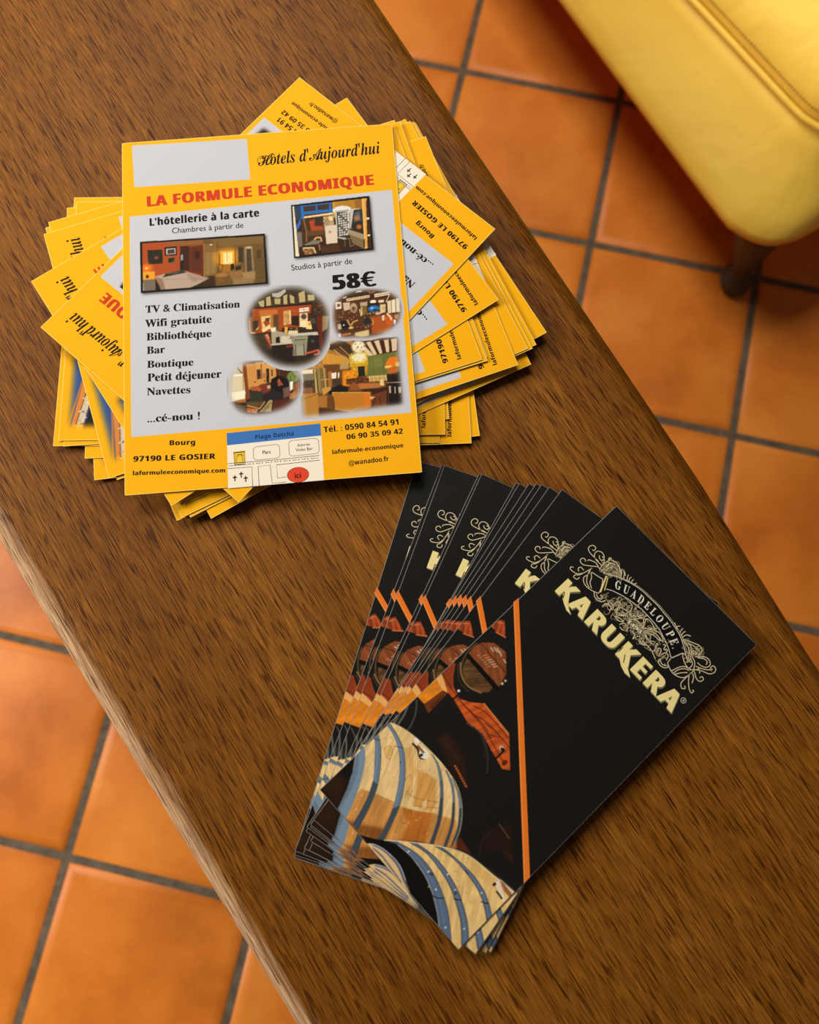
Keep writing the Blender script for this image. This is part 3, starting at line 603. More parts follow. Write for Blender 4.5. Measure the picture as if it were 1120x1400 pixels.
        c.poly([(22.1,29.9),(29.0,29.9),(29.8,26.2),(23.5,25.6)], (150, 98, 48)); c.specks([(22.1,29.9),(29.0,29.9),(29.8,26.2),(23.5,25.6)], 24, [(240, 200, 140), (60, 36, 18)], 1.0, 6); c.line([(22.8,29.9),(28.5,29.7),(29.5,26.5)], 1.2, (246, 214, 160))
        c.poly([(32.4,30.2),(42.9,30.4),(43.5,26.1),(33.1,25.9)], (92, 54, 24), .7, .8)
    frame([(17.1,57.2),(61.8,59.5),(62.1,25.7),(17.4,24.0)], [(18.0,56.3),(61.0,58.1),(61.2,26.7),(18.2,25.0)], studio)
    def vign(outline, soft, fn, res=0.34, curve=True, pad=4.0):
        P = np.array(outline); lo, hi = P.min(0)-pad, P.max(0)+pad
        pc = Pic(lo[0], lo[1], hi[0], hi[1], res, GREY, 0.5); fn(pc); pc.fade(outline, soft, GREY, curve); return pc
    def tavern(c):
        c.poly([(-11.4,10.1),(36.5,6.4),(33.1,-43.9),(-13.4,-40.6)], (52, 36, 20)); c.poly([(-4.8,8.0),(30.8,5.3),(30.0,-6.8),(-7.7,-4.4)], (66, 54, 34))
        for q in ([(0.7,1.5),(2.9,2.3),(3.3,-3.3),(0.7,-3.6)], [(5.2,0.9),(8.5,0.6),(8.3,-3.1),(5.2,-2.7)], [(10.2,1.8),(12.3,2.6),(12.2,-3.4),(10.1,-3.3)], [(13.7,2.5),(16.0,0.8),(16.2,-3.2),(13.9,-2.8)], [(18.7,2.7),(22.0,3.9),(22.3,-2.7),(18.8,-2.9)], [(23.5,1.3),(27.2,1.0),(27.3,-2.3),(23.5,-2.3)], [(-3.8,-0.7),(-0.5,0.1),(-0.7,-4.5),(-3.0,-3.3)]): c.poly(q, (196, 172, 116), 1, .25)
        c.band([(3.9,3.8),(7.7,4.0),(11.1,5.8)], [(4.3,1.7),(8.0,0.9),(11.9,4.2)], (190, 180, 160)); c.line([(4.3,1.5),(8.0,0.7),(11.9,3.7),(14.3,4.5),(17.4,0.7)], 1.2, (50, 40, 24), 1, True)
        c.poly([(-6.3,-4.0),(26.5,-3.5),(26.4,-5.5),(-6.4,-5.0)], (40, 26, 14)); c.poly([(-7.3,-4.7),(25.5,-4.7),(23.3,-17.8),(-7.9,-19.4)], (168, 72, 26)); c.poly([(-3.6,-5.8),(6.7,-6.0),(6.6,-9.0),(-3.7,-8.8)], (206, 110, 40), 1, .4)
        c.poly([(-3.2,-8.6),(3.8,-8.6),(3.9,-16.3),(-2.8,-18.8)], (190, 120, 44)); c.poly([(-2.6,-9.6),(2.6,-9.5),(2.0,-16.2),(-2.0,-16.9)], (240, 200, 130)); c.poly([(-1.6,-12.9),(1.3,-10.7),(2.1,-14.2),(-0.3,-16.0)], (160, 70, 30), 1, .3); c.poly([(-0.5,-10.8),(2.3,-10.5),(1.7,-12.7),(-0.1,-12.5)], (84, 56, 30), 1, .3); c.poly([(-2.7,-17.3),(2.1,-15.2),(2.5,-16.7),(-1.8,-19.1)], (250, 214, 150), 1, .3)
        c.poly([(-9.3,-9.3),(-3.7,-9.3),(-4.1,-17.7),(-9.3,-19.3)], (150, 76, 26), 1, .4); c.poly([(-7.6,-12.0),(-4.3,-11.7),(-4.8,-17.7),(-7.6,-18.0)], (60, 46, 36), 1, .4); c.line([(-9.2,-11.4),(-9.0,-18.3)], .8, (240, 190, 110)); c.line([(-8.6,-18.8),(-6.5,-19.0)], 1.0, (255, 226, 170)); c.poly([(-5.9,-17.1),(-4.0,-15.2),(-4.3,-16.7),(-5.7,-17.6)], (220, 180, 120))
        c.poly([(4.2,-9.1),(7.0,-8.8),(6.5,-18.5),(4.0,-18.3)], (92, 66, 40), 1, .4); c.poly([(9.7,-7.3),(13.9,-6.8),(13.7,-15.1),(9.5,-16.0)], (206, 150, 80)); c.line([(13.4,-7.6),(13.2,-15.0)], 1.2, (250, 220, 160)); c.specks([(9.9,-7.3),(13.2,-7.3),(12.8,-15.0),(9.7,-15.3)], 22, [(90, 50, 24), (250, 220, 170)], .8, 2)
        c.poly([(14.2,-10.6),(18.1,-10.7),(17.8,-16.9),(13.9,-16.1)], (44, 30, 18)); c.ell([(16.0,-7.5)][0], 2.4, 2, (196, 80, 40), .9, .4)
        c.poly([(18.5,-6.4),(24.0,-6.2),(24.0,-8.4),(18.5,-8.7)], (255, 240, 214)); c.poly([(18.7,-9.5),(22.9,-9.4),(22.6,-17.7),(18.3,-18.2)], (250, 228, 176)); c.ell([(20.8,-11.5)][0], 3.2, 3.4, (64, 50, 36), .9, .4); c.line([(18.4,-7.4),(24.0,-7.3)], .5, (150, 90, 44)); c.line([(21.2,-6.4),(21.1,-8.6)], .5, (150, 90, 44)); c.line([(18.3,-13.4),(22.8,-14.0)], .5, (200, 150, 80))
        c.poly([(23.3,-9.8),(27.0,-9.6),(27.8,-20.1),(23.6,-19.8)], (52, 36, 20)); c.poly([(21.6,-14.7),(24.4,-14.4),(25.0,-19.4),(21.8,-18.9)], (252, 216, 140), 1, .3); c.ell([(23.6,-16.3)][0], 1.2, 1.6, (230, 130, 40)); c.poly([(24.1,-12.9),(26.8,-12.8),(27.3,-16.1),(24.3,-15.9)], (78, 70, 54))
        c.poly([(26.0,-3.5),(32.6,-2.5),(34.4,-11.6),(31.5,-12.4),(26.1,-10.0)], (70, 46, 26)); c.specks([(26.5,-4.0),(32.1,-3.4),(33.5,-10.6),(27.0,-10.1)], 26, [(140, 96, 50), (40, 26, 14), (180, 90, 44)], 1, 8); c.poly([(27.8,-12.1),(31.6,-11.9),(29.8,-31.1),(28.5,-30.0),(28.2,-20.1)], (110, 34, 20), 1, .4); c.poly([(31.1,-11.9),(34.8,-12.2),(33.4,-19.5),(30.5,-21.3)], (170, 140, 84), .9, .5)
        c.poly([(8.5,-17.2),(20.1,-17.5),(19.9,-19.5),(8.3,-20.6)], (52, 36, 20), 1, .3); c.poly([(10.1,-16.8),(11.7,-16.9),(11.3,-21.3),(9.7,-20.7)], (236, 176, 60)); c.poly([(12.1,-19.2),(17.2,-19.3),(17.1,-21.3),(11.5,-21.4)], (236, 214, 150), 1, .3); c.specks([(12.2,-17.4),(17.3,-17.8),(17.2,-19.1),(12.1,-18.7)], 14, [(230, 220, 190)], .5, 9)
        c.poly([(12.0,-20.9),(27.7,-21.1),(28.3,-22.9),(12.4,-22.4)], (206, 198, 178)); c.poly([(2.6,-17.7),(8.8,-19.7),(13.3,-22.0),(14.0,-27.0),(2.4,-27.1)], (176, 160, 128)); c.poly([(2.0,-16.7),(5.3,-16.4),(5.1,-18.9),(2.8,-19.2)], (248, 234, 200), 1, .4); c.poly([(4.9,-22.8),(6.8,-22.0),(7.1,-25.7),(4.8,-25.8)], (20, 16, 12)); c.poly([(7.8,-22.1),(13.3,-22.0),(13.5,-26.4),(7.6,-26.0)], (220, 206, 176), .9, .3); c.specks([(9.6,-21.7),(13.3,-22.0),(13.2,-24.0),(9.5,-24.2)], 6, [(30, 22, 16)], .9, 4)
        c.poly([(-1.9,-20.4),(0.9,-19.8),(1.9,-24.1),(2.3,-28.6),(0.5,-28.9)], (206, 100, 62), 1, .4); c.line([(-1.5,-20.9),(-0.2,-23.0)], .8, (240, 190, 150)); c.line([(-0.3,-20.5),(1.0,-22.6)], .8, (240, 190, 150))
        c.poly([(13.3,-22.5),(22.5,-22.9),(20.9,-34.3),(13.6,-34.0)], (150, 142, 116)); c.line([(15.2,-25.0),(21.0,-25.1)], .7, (40, 34, 26)); c.line([(15.4,-27.6),(15.4,-33.9)], .7, (40, 34, 26)); c.line([(19.9,-27.6),(20.0,-34.2)], .7, (40, 34, 26)); c.poly([(15.7,-28.6),(19.6,-28.6),(19.6,-34.0),(15.9,-33.9)], (166, 158, 130), .9, .3); c.line([(13.9,-28.4),(14.5,-33.4)], .7, (70, 60, 44))
        c.poly([(22.7,-23.2),(28.5,-23.4),(28.7,-34.9),(22.2,-35.9)], (40, 32, 26)); c.ell([(24.9,-26.3)][0], 2, 2, (84, 76, 64), .9, .4); c.line([(21.0,-33.1),(24.2,-32.6),(27.5,-31.9),(27.8,-33.8),(25.5,-34.2)], 2.2, (206, 84, 50), 1, True)
        c.poly([(2.4,-27.1),(14.0,-27.0),(13.6,-33.8),(16.2,-36.9),(6.9,-38.2),(2.5,-35.4)], (34, 26, 16), 1, .4); c.poly([(10.2,-27.9),(13.9,-27.7),(12.9,-28.8),(10.4,-28.9)], (170, 40, 30)); c.line([(2.3,-26.7),(14.0,-26.6)], 1.0, (220, 204, 170)); c.poly([(-8.4,-19.9),(-1.4,-19.9),(2.3,-29.0),(-1.9,-30.2),(-6.3,-25.5)], (70, 52, 32), .9, .6); c.poly([(-10.7,-19.7),(1.8,-31.0),(11.5,-39.0),(28.1,-37.3),(27.6,-44.5),(-11.6,-41.7)], (48, 36, 20), .8, 1.2)
    def lounge(c):
        c.poly([(33.9,4.6),(77.7,1.2),(74.8,-30.7),(31.8,-27.5)], (88, 48, 22)); c.poly([(42.8,2.0),(69.4,0.5),(68.2,-3.6),(42.9,-3.6)], (58, 38, 22)); c.poly([(44.6,-2.8),(58.1,-1.5),(58.0,-3.1),(45.0,-4.4)], (232, 204, 160)); c.poly([(60.3,-1.2),(68.9,-0.4),(68.8,-2.3),(60.3,-3.3)], (238, 214, 170)); c.line([(44.6,-3.5),(58.0,-2.3)], .5, (110, 76, 44)); c.line([(60.4,-2.3),(68.8,-1.5)], .5, (110, 76, 44)); c.poly([(50.5,1.2),(53.8,1.4),(53.7,0.8),(50.5,0.5)], (250, 240, 220)); c.poly([(43.0,-1.9),(45.2,-1.2),(45.1,-1.9),(43.1,-2.7)], (230, 200, 160))
        c.line([(57.4,0.5),(58.8,-0.6),(60.4,0.2)], 1.2, (176, 110, 60)); c.poly([(57.9,-1.4),(60.5,-1.2),(60.3,-4.0),(57.9,-4.2)], (64, 32, 16)); c.poly([(62.5,-5.1),(65.5,-5.1),(65.4,-6.7),(62.6,-6.7)], (240, 216, 176)); c.line([(68.8,-2.3),(66.7,-6.3)], .8, (246, 226, 190))
        c.poly([(38.7,-4.4),(41.9,-4.4),(41.9,-8.4),(38.7,-8.6)], (246, 228, 200)); c.poly([(39.6,-5.5),(41.2,-5.5),(41.2,-7.2),(39.6,-7.3)], (104, 74, 52)); c.poly([(42.8,-5.2),(46.6,-5.0),(46.5,-9.2),(43.1,-10.0)], (216, 188, 156), 1, .3); c.ell([(48.5,-8.6)][0], 4, 6, (206, 174, 136), .9, .5); c.ell([(48.5,-9.3)][0], 2, 3, (74, 46, 28), .9, .4)
        c.poly([(52.2,-5.7),(56.3,-5.5),(56.1,-7.8),(52.2,-7.8)], (190, 168, 136), 1, .3); c.poly([(52.8,-8.0),(55.9,-8.0),(55.5,-12.4),(52.5,-12.6)], (128, 100, 44)); c.line([(51.9,-9.8),(52.4,-13.5)], 1.4, (230, 196, 130)); c.line([(52.8,-8.5),(52.9,-13.1)], 1.0, (240, 210, 150)); c.ell([(59.5,-5.7)][0], 3.4, 2, (250, 236, 200), 1, .3)
        c.poly([(56.4,-6.5),(62.4,-6.4),(62.4,-11.5),(56.4,-11.5)], (44, 34, 24)); c.ell([(59.6,-9.9)][0], 6.2, 3.6, (34, 120, 190), 1, .3); c.ell([(58.7,-9.5)][0], 1.6, 1.2, (170, 220, 250), .8, .3); c.ell([(60.3,-10.9)][0], 3, 1.4, (30, 50, 64), .9, .3)
        c.poly([(63.1,-7.9),(66.2,-7.7),(65.9,-12.7),(62.9,-13.0)], (226, 194, 140), 1, .3); c.specks([(63.1,-7.9),(66.2,-7.7),(65.9,-12.7),(62.9,-13.0)], 16, [(120, 70, 34), (250, 226, 180)], .8, 2); c.poly([(66.9,-6.3),(74.1,-4.6),(73.8,-12.9),(67.0,-13.3)], (246, 228, 190)); c.line([(69.5,-5.8),(69.1,-13.0)], .9, (140, 100, 60)); c.line([(71.9,-5.3),(71.7,-12.9)], .9, (120, 84, 50)); c.line([(67.1,-6.8),(67.0,-13.3)], .9, (90, 56, 30)); c.line([(68.2,-6.9),(67.9,-12.9)], .5, (180, 140, 90))
        c.specks([(39.0,-9.8),(51.9,-9.4),(51.4,-16.2),(39.0,-16.2)], 70, [(186, 150, 110), (50, 28, 14), (120, 70, 34)], 1.1, 11); c.specks([(53.4,-11.8),(62.0,-12.0),(61.6,-16.5),(53.9,-16.0)], 50, [(170, 140, 90), (40, 24, 14), (210, 176, 130)], 1.0, 12)
        c.poly([(57.4,-14.8),(69.5,-13.9),(69.8,-19.4),(66.0,-24.6),(57.5,-24.4)], (176, 84, 28), 1, .5); c.poly([(65.1,-15.4),(69.8,-15.3),(69.6,-19.9),(66.0,-20.1)], (206, 92, 30), 1, .5); c.poly([(63.7,-14.4),(65.2,-14.0),(64.9,-17.2),(63.6,-17.4)], (240, 208, 176)); c.line([(66.7,-13.5),(68.1,-15.2),(68.8,-17.1)], 1.8, (250, 224, 190)); c.ell([(61.7,-12.9)][0], 3, 1.8, (240, 190, 170), .9, .4); c.poly([(70.3,-14.4),(73.1,-14.2),(72.4,-17.1),(70.7,-17.2)], (196, 136, 84), 1, .4); c.poly([(70.0,-17.2),(71.3,-17.7),(70.6,-20.4),(70.0,-19.9)], (246, 238, 226), 1, .3)
        c.poly([(53.6,-15.5),(56.6,-14.5),(58.2,-18.3),(53.7,-18.7)], (30, 40, 36), 1, .3); c.line([(58.6,-16.3),(58.6,-19.1)], 1, (210, 160, 80)); c.ell([(42.7,-18.3)][0], 6, 5.4, (30, 26, 26), 1, .3); c.ell([(42.5,-18.3)][0], .8, .8, (230, 230, 230)); c.line([(44.6,-15.7),(46.1,-18.6),(47.9,-16.9),(50.1,-16.1)], 1.6, (214, 160, 84), 1, True); c.poly([(39.1,-17.6),(40.8,-17.3),(41.2,-20.5),(39.3,-20.8)], (226, 206, 180), .9, .4); c.ell([(46.4,-20.4)][0], 2.6, 2.2, (240, 206, 140), .9, .4); c.poly([(41.2,-23.5),(46.2,-23.1),(46.1,-24.0),(41.4,-24.4)], (196, 120, 50)); c.line([(38.6,-21.7),(57.9,-20.4)], 1.2, (60, 30, 16)); c.specks([(47.8,-18.7),(58.0,-19.0),(56.9,-21.2),(47.5,-21.9)], 24, [(210, 176, 150), (90, 44, 24)], .9, 13)
        c.poly([(48.3,-23.3),(56.0,-22.1),(55.9,-25.7),(51.5,-26.0),(48.1,-25.1)], (226, 196, 130), 1, .4); c.poly([(39.1,-23.1),(40.6,-23.2),(40.5,-25.4),(39.0,-24.9)], (250, 246, 240), .9, .3)
    def nook(c):
        c.poly([(-22.3,-33.9),(18.9,-36.9),(17.0,-69.0),(-23.4,-66.2)], (58, 32, 18)); c.poly([(-21.6,-36.4),(-13.0,-36.2),(-13.1,-58.1),(-22.3,-57.5)], (206, 190, 160)); c.poly([(-19.1,-42.7),(-14.1,-42.7),(-14.2,-51.6),(-20.2,-52.0)], (226, 208, 170)); c.poly([(-20.6,-52.4),(-12.9,-51.7),(-13.1,-57.3),(-20.0,-57.2)], (250, 240, 206)); c.poly([(-19.1,-42.1),(-14.0,-42.3),(-14.0,-43.3),(-18.7,-43.4)], (255, 246, 220)); c.line([(-16.6,-38.8),(-14.4,-41.8)], 1.0, (60, 40, 24)); c.poly([(-19.3,-57.3),(-13.1,-56.5),(-12.8,-58.5),(-17.0,-58.6)], (176, 112, 44), 1, .4)
        c.poly([(-14.0,-36.1),(-11.6,-36.1),(-10.4,-56.7),(-12.7,-56.9)], (128, 64, 26)); c.line([(-13.8,-37.4),(-14.0,-51.2)], .7, (196, 120, 56)); c.poly([(-11.9,-36.7),(4.9,-36.3),(4.0,-45.6),(0.4,-48.6),(-7.4,-50.1),(-11.1,-51.8)], (214, 146, 72)); c.poly([(-6.8,-36.2),(4.9,-36.3),(4.7,-40.8),(-6.2,-40.8)], (226, 160, 80), 1, .6)
        c.poly([(-6.2,-40.4),(-4.4,-40.3),(-4.5,-45.8),(-6.2,-46.1)], (60, 40, 30)); c.line([(-3.7,-37.3),(-4.1,-45.8)], 1.0, (110, 66, 30)); c.poly([(-1.1,-40.3),(0.4,-40.2),(0.2,-49.0),(-1.4,-49.3)], (44, 34, 22)); c.poly([(1.4,-40.9),(2.3,-40.8),(2.5,-44.7),(1.4,-45.0)], (120, 80, 36)); c.poly([(-3.6,-43.0),(-1.6,-43.0),(-1.8,-45.6),(-3.5,-45.9)], (176, 120, 60)); c.ell([(-7.5,-47.4)][0], .9, .9, (80, 50, 24)); c.ell([(-2.2,-47.2)][0], .9, .9, (80, 50, 24)); c.line([(-1.6,-37.2),(1.0,-37.2)], .8, (70, 44, 20)); c.line([(-11.3,-51.8),(-9.7,-50.3),(-6.2,-50.1),(-2.7,-48.8),(0.8,-48.4)], 1.0, (150, 90, 40), 1, True)
        c.poly([(3.8,-37.8),(10.9,-40.4),(11.1,-50.2),(4.4,-45.6)], (72, 36, 20)); c.line([(5.9,-40.4),(5.8,-44.9)], .7, (120, 70, 36)); c.poly([(10.8,-42.0),(12.3,-43.3),(10.5,-47.3)], (30, 18, 12))
        c.ell([(13.1,-46.2)][0], 6.5, 7, (120, 130, 60), 1, .4); c.specks([(10.7,-43.6),(15.8,-43.6),(15.5,-48.8),(10.8,-48.5)], 30, [(70, 90, 36), (170, 176, 96), (40, 50, 20)], .9, 2); c.poly([(11.0,-48.9),(13.0,-48.7),(12.7,-53.1),(11.1,-54.2)], (244, 240, 232)); c.poly([(13.1,-50.3),(16.2,-48.9),(15.8,-56.9),(12.2,-59.1)], (150, 84, 34)); c.poly([(10.8,-55.8),(14.0,-54.4),(13.8,-58.0),(10.7,-59.0)], (200, 130, 60), .9, .4)
        c.poly([(1.3,-46.6),(5.3,-44.5),(10.5,-47.3),(10.0,-56.5),(0.7,-59.1)], (24, 18, 16), 1, .3); c.poly([(4.5,-48.1),(5.7,-46.9),(7.7,-50.3),(4.9,-50.9)], (170, 70, 40), 1, .3); c.ell([(5.5,-47.5)][0], 1.1, 1.6, (190, 100, 66)); c.poly([(-5.0,-49.0),(0.4,-49.4),(1.0,-52.7),(-3.0,-55.2),(-5.2,-52.2)], (120, 52, 34), 1, .3); c.ell([(-7.1,-51.9)][0], 5.4, 3.6, (190, 84, 40), 1, .4); c.specks([(-9.0,-50.8),(-5.1,-51.0),(-5.2,-53.0),(-9.0,-52.8)], 10, [(230, 160, 90), (120, 40, 24)], .8, 3); c.poly([(-1.2,-50.1),(0.7,-49.8),(0.6,-51.8),(-0.9,-51.9)], (206, 170, 110), 1, .3)
        c.poly([(-10.4,-51.9),(-3.7,-53.1),(-3.7,-58.8),(-10.8,-58.7)], (52, 48, 36)); c.poly([(-3.7,-54.8),(2.5,-52.8),(8.5,-56.4),(7.9,-60.4),(1.4,-60.7),(-3.2,-58.8)], (40, 32, 32), 1, .4); c.poly([(7.2,-52.3),(11.1,-51.4),(11.2,-56.6),(7.6,-58.0)], (126, 90, 76), .9, .6); c.poly([(1.4,-59.1),(10.7,-58.2),(9.7,-62.9),(2.0,-64.4)], (84, 36, 20), 1, .5)
        c.poly([(-13.1,-58.5),(-3.2,-58.8),(-5.6,-61.8),(-12.1,-61.4)], (96, 74, 36), 1, .4); c.line([(-12.1,-60.6),(-5.6,-62.8),(-2.8,-59.2)], 1.2, (200, 160, 90)); c.poly([(-5.7,-64.6),(-0.1,-58.2),(1.5,-58.7),(0.4,-65.0)], (176, 150, 96)); 
        for k in range(7): a, b = (np.array(q) for q in [(-5.0,-64.7),(0.3,-58.7)]); q = a+(b-a)*k/7; c.line([q, q+(1.6, -.7)], .5, (60, 46, 26))
        for k in range(3): a, b = (np.array(q) for q in [(-4.5,-62.7),(-3.4,-65.2)]); c.line([a+(1.2*k, 1.1*k), b+(1.2*k, 1.1*k)], .4, (60, 46, 26))
        c.poly([(-12.5,-61.8),(-6.8,-62.9),(-7.3,-65.3),(-12.2,-64.2)], (206, 100, 40)); c.specks([(-12.5,-61.8),(-6.8,-62.9),(-7.3,-65.3),(-12.2,-64.2)], 12, [(240, 190, 120), (110, 50, 20)], .9, 7); c.poly([(-17.8,-59.4),(-12.8,-60.5),(-12.6,-64.1),(-16.4,-62.7)], (90, 76, 56), 1, .6)
    def barroom(c):
        c.poly([(17.5,-24.0),(76.4,-28.3),(72.2,-74.6),(14.8,-70.6)], (110, 66, 24)); c.poly([(29.0,-24.8),(47.1,-25.6),(44.9,-40.5),(28.6,-39.9)], (176, 116, 48)); c.poly([(29.6,-33.0),(44.0,-37.6),(43.8,-41.0),(29.1,-40.5)], (214, 150, 50), 1, .5); c.poly([(31.4,-30.3),(40.5,-26.3),(46.7,-31.4),(45.1,-38.2),(35.6,-32.9)], (70, 46, 24)); c.line([(36.2,-32.4),(43.9,-39.6)], 1.6, (196, 150, 90)); c.line([(37.9,-31.9),(44.3,-38.2)], 1.6, (120, 80, 40)); c.line([(39.6,-30.9),(44.9,-37.1)], 1.4, (176, 130, 76)); c.poly([(39.5,-24.4),(41.7,-24.0),(41.5,-26.9),(39.9,-26.2)], (246, 244, 240), 1, .3); c.line([(32.3,-33.8),(32.5,-40.2)], .8, (226, 170, 100)); c.line([(35.5,-34.6),(35.7,-39.9)], .6, (220, 160, 80))
        c.poly([(49.2,-27.5),(71.6,-27.4),(70.8,-36.1),(56.0,-37.9)], (66, 36, 18))
        for q in ([(49.6,-29.3),(51.2,-29.1),(57.7,-37.4),(54.9,-37.8)], [(53.9,-29.3),(56.4,-29.2),(59.4,-36.7),(57.7,-37.4)], [(58.3,-29.0),(61.1,-28.8),(62.4,-36.3),(61.0,-36.8)], [(63.8,-28.9),(66.3,-28.7),(66.2,-36.0),(64.6,-36.2)], [(67.7,-28.6),(71.0,-28.5),(70.3,-35.4),(67.9,-35.8)]): c.poly(q, (232, 200, 156), 1, .3)
        c.poly([(52.7,-37.6),(70.8,-36.1),(70.1,-49.8),(52.9,-49.7)], (110, 112, 50)); c.poly([(55.4,-39.0),(62.5,-38.3),(62.5,-44.1),(55.4,-44.7)], (126, 128, 60), .8, 1); c.line([(56.7,-39.6),(56.8,-47.7)], .5, (84, 86, 36)); c.line([(62.4,-38.9),(62.5,-48.1)], .5, (84, 86, 36))
        c.ell([(49.7,-31.6)][0], 7.5, 7, (250, 236, 196), 1, .8); c.specks([(46.8,-29.6),(53.4,-29.5),(53.0,-34.2),(47.0,-34.3)], 12, [(60, 40, 20)], .9, 2); c.poly([(44.2,-35.8),(54.1,-34.8),(54.3,-42.3),(44.2,-43.3)], (216, 170, 30), 1, .6); c.specks([(44.5,-34.7),(54.3,-34.6),(54.1,-41.2),(44.9,-41.1)], 90, [(255, 250, 220), (255, 230, 110), (120, 80, 10)], 1.0, 3); c.ell([(49.5,-37.7)][0], 8, 5, (255, 252, 230), .75, 1.2); c.poly([(44.8,-41.7),(54.1,-41.2),(53.0,-48.5),(44.3,-48.5)], (220, 160, 20), .9, .8); c.specks([(44.8,-41.7),(48.6,-41.9),(48.1,-48.2),(44.4,-47.9)], 20, [(255, 220, 60), (110, 66, 10)], 1.0, 4)
        c.poly([(48.5,-43.1),(52.3,-43.1),(52.1,-48.8),(48.5,-49.1)], (34, 32, 28)); c.poly([(40.0,-44.8),(47.8,-45.0),(47.2,-53.8),(39.6,-53.9)], (236, 140, 20), 1, .6); c.specks([(39.9,-45.3),(47.8,-45.9),(47.5,-49.3),(40.0,-48.8)], 20, [(255, 190, 50), (170, 70, 10)], 1.1, 5)
        c.poly([(17.7,-40.3),(29.7,-39.4),(30.0,-42.9),(18.1,-42.6)], (190, 130, 60)); c.specks([(18.8,-39.2),(30.0,-39.4),(29.8,-42.6),(19.2,-42.1)], 60, [(240, 200, 140), (110, 64, 24)], .8, 6); c.poly([(17.0,-42.5),(24.1,-42.8),(23.9,-45.3),(16.9,-44.8)], (246, 230, 196), 1, .3); c.poly([(17.4,-44.9),(24.5,-45.1),(24.2,-48.8),(17.7,-48.9)], (130, 120, 96)); c.poly([(18.3,-48.9),(24.2,-48.8),(24.4,-55.6),(18.4,-56.3)], (74, 56, 38), 1, .4); c.specks([(18.2,-49.5),(24.2,-49.3),(23.8,-55.6),(18.4,-55.7)], 22, [(130, 110, 80), (40, 26, 14)], 1, 7); c.poly([(18.6,-52.9),(23.7,-53.3),(23.2,-56.7),(18.6,-56.3)], (150, 96, 60), .9, .5)
        c.poly([(24.1,-42.5),(31.2,-42.4),(31.3,-57.2),(24.8,-56.8)], (128, 100, 50)); c.line([(25.2,-42.8),(25.4,-56.2)], 1.6, (214, 180, 110)); c.line([(27.1,-42.7),(27.3,-56.4)], 2.2, (150, 130, 76)); c.line([(30.1,-42.6),(30.6,-54.9)], 1.4, (210, 160, 90)); c.line([(25.6,-44.3),(26.2,-56.3)], .8, (70, 50, 24)); c.poly([(32.1,-44.8),(34.3,-44.6),(33.7,-53.4),(32.0,-53.9)], (170, 110, 50)); c.line([(28.0,-49.0),(32.4,-49.1)], .8, (200, 170, 120))
        c.poly([(33.9,-45.8),(36.7,-45.4),(36.4,-48.8),(34.0,-48.9)], (250, 236, 210)); c.poly([(37.5,-45.7),(38.3,-45.7),(38.1,-48.6),(37.4,-48.9)], (255, 236, 190)); c.poly([(34.5,-49.5),(38.8,-49.2),(39.1,-53.2),(34.8,-53.5)], (70, 52, 36), 1, .4); c.poly([(38.9,-40.7),(43.8,-40.4),(43.6,-43.9),(38.7,-44.1)], (196, 160, 100), .9, .4)
        c.poly([(41.5,-49.7),(54.0,-49.5),(53.7,-53.2),(41.8,-52.9)], (92, 46, 20)); c.specks([(41.5,-49.7),(54.0,-49.8),(53.7,-53.2),(41.9,-52.6)], 36, [(40, 22, 12), (190, 140, 80)], .9, 8); c.line([(52.9,-49.7),(63.7,-49.6)], 1.0, (196, 140, 70))
        for k in range(13): a, b = (np.array(q) for q in [(54.3,-49.3),(63.2,-49.2)]); q = a+(b-a)*k/12; c.line([q, q+(.3, -2.9)], .9, (246, 200, 110) if k % 3 else (255, 236, 160))
        c.poly([(34.2,-54.0),(38.1,-52.6),(42.8,-54.6),(42.0,-57.4),(31.8,-57.8),(31.9,-55.6)], (26, 22, 18), 1, .4); c.poly([(42.9,-52.4),(52.6,-53.6),(51.8,-56.4),(43.7,-56.4)], (150, 80, 34), 1, .6); c.poly([(47.8,-52.7),(61.2,-53.4),(59.3,-56.9),(49.1,-56.5)], (190, 112, 50), 1, .4); c.poly([(49.1,-56.2),(63.1,-56.1),(63.0,-60.6),(54.1,-61.1)], (60, 30, 16), 1, .4); c.poly([(59.7,-51.9),(61.9,-51.5),(62.1,-55.4),(60.0,-55.0)], (250, 226, 150), .9, .4)
        c.poly([(33.7,-56.8),(54.4,-58.3),(53.9,-66.7),(43.9,-68.5),(34.9,-66.5)], (196, 122, 36)); c.poly([(50.0,-58.5),(54.4,-58.4),(54.0,-66.4),(50.4,-67.0)], (226, 120, 30), .9, 1.2); c.line([(33.8,-56.8),(54.2,-58.4)], .7, (240, 186, 96)); c.line([(33.9,-57.0),(35.1,-66.4)], .6, (236, 180, 90)); c.line([(34.9,-66.5),(43.9,-68.5)], .8, (236, 190, 110))
        c.poly([(17.8,-56.3),(26.2,-56.3),(25.8,-70.3),(17.6,-69.7)], (190, 128, 48)); c.poly([(25.8,-58.2),(30.9,-58.3),(30.5,-65.0),(25.7,-64.7)], (176, 112, 40)); c.line([(17.6,-59.6),(27.5,-56.4)], .8, (130, 80, 30)); c.poly([(30.9,-58.9),(34.4,-58.9),(35.0,-65.4),(30.7,-65.1)], (110, 66, 28)); c.poly([(26.2,-64.7),(43.9,-68.8),(35.2,-70.9),(25.9,-69.7)], (80, 44, 20), 1, .6); c.poly([(28.2,-53.9),(33.1,-53.4),(33.3,-55.1),(28.8,-58.2)], (206, 150, 70))
        c.poly([(54.2,-60.0),(63.5,-57.8),(62.8,-66.2),(54.7,-66.7)], (110, 56, 26)); c.poly([(53.9,-60.5),(56.8,-61.3),(54.0,-62.8)], (236, 170, 110)); c.line([(56.7,-61.8),(54.8,-66.5)], .9, (60, 30, 14)); c.line([(58.9,-61.4),(59.6,-66.0)], .9, (60, 30, 14))
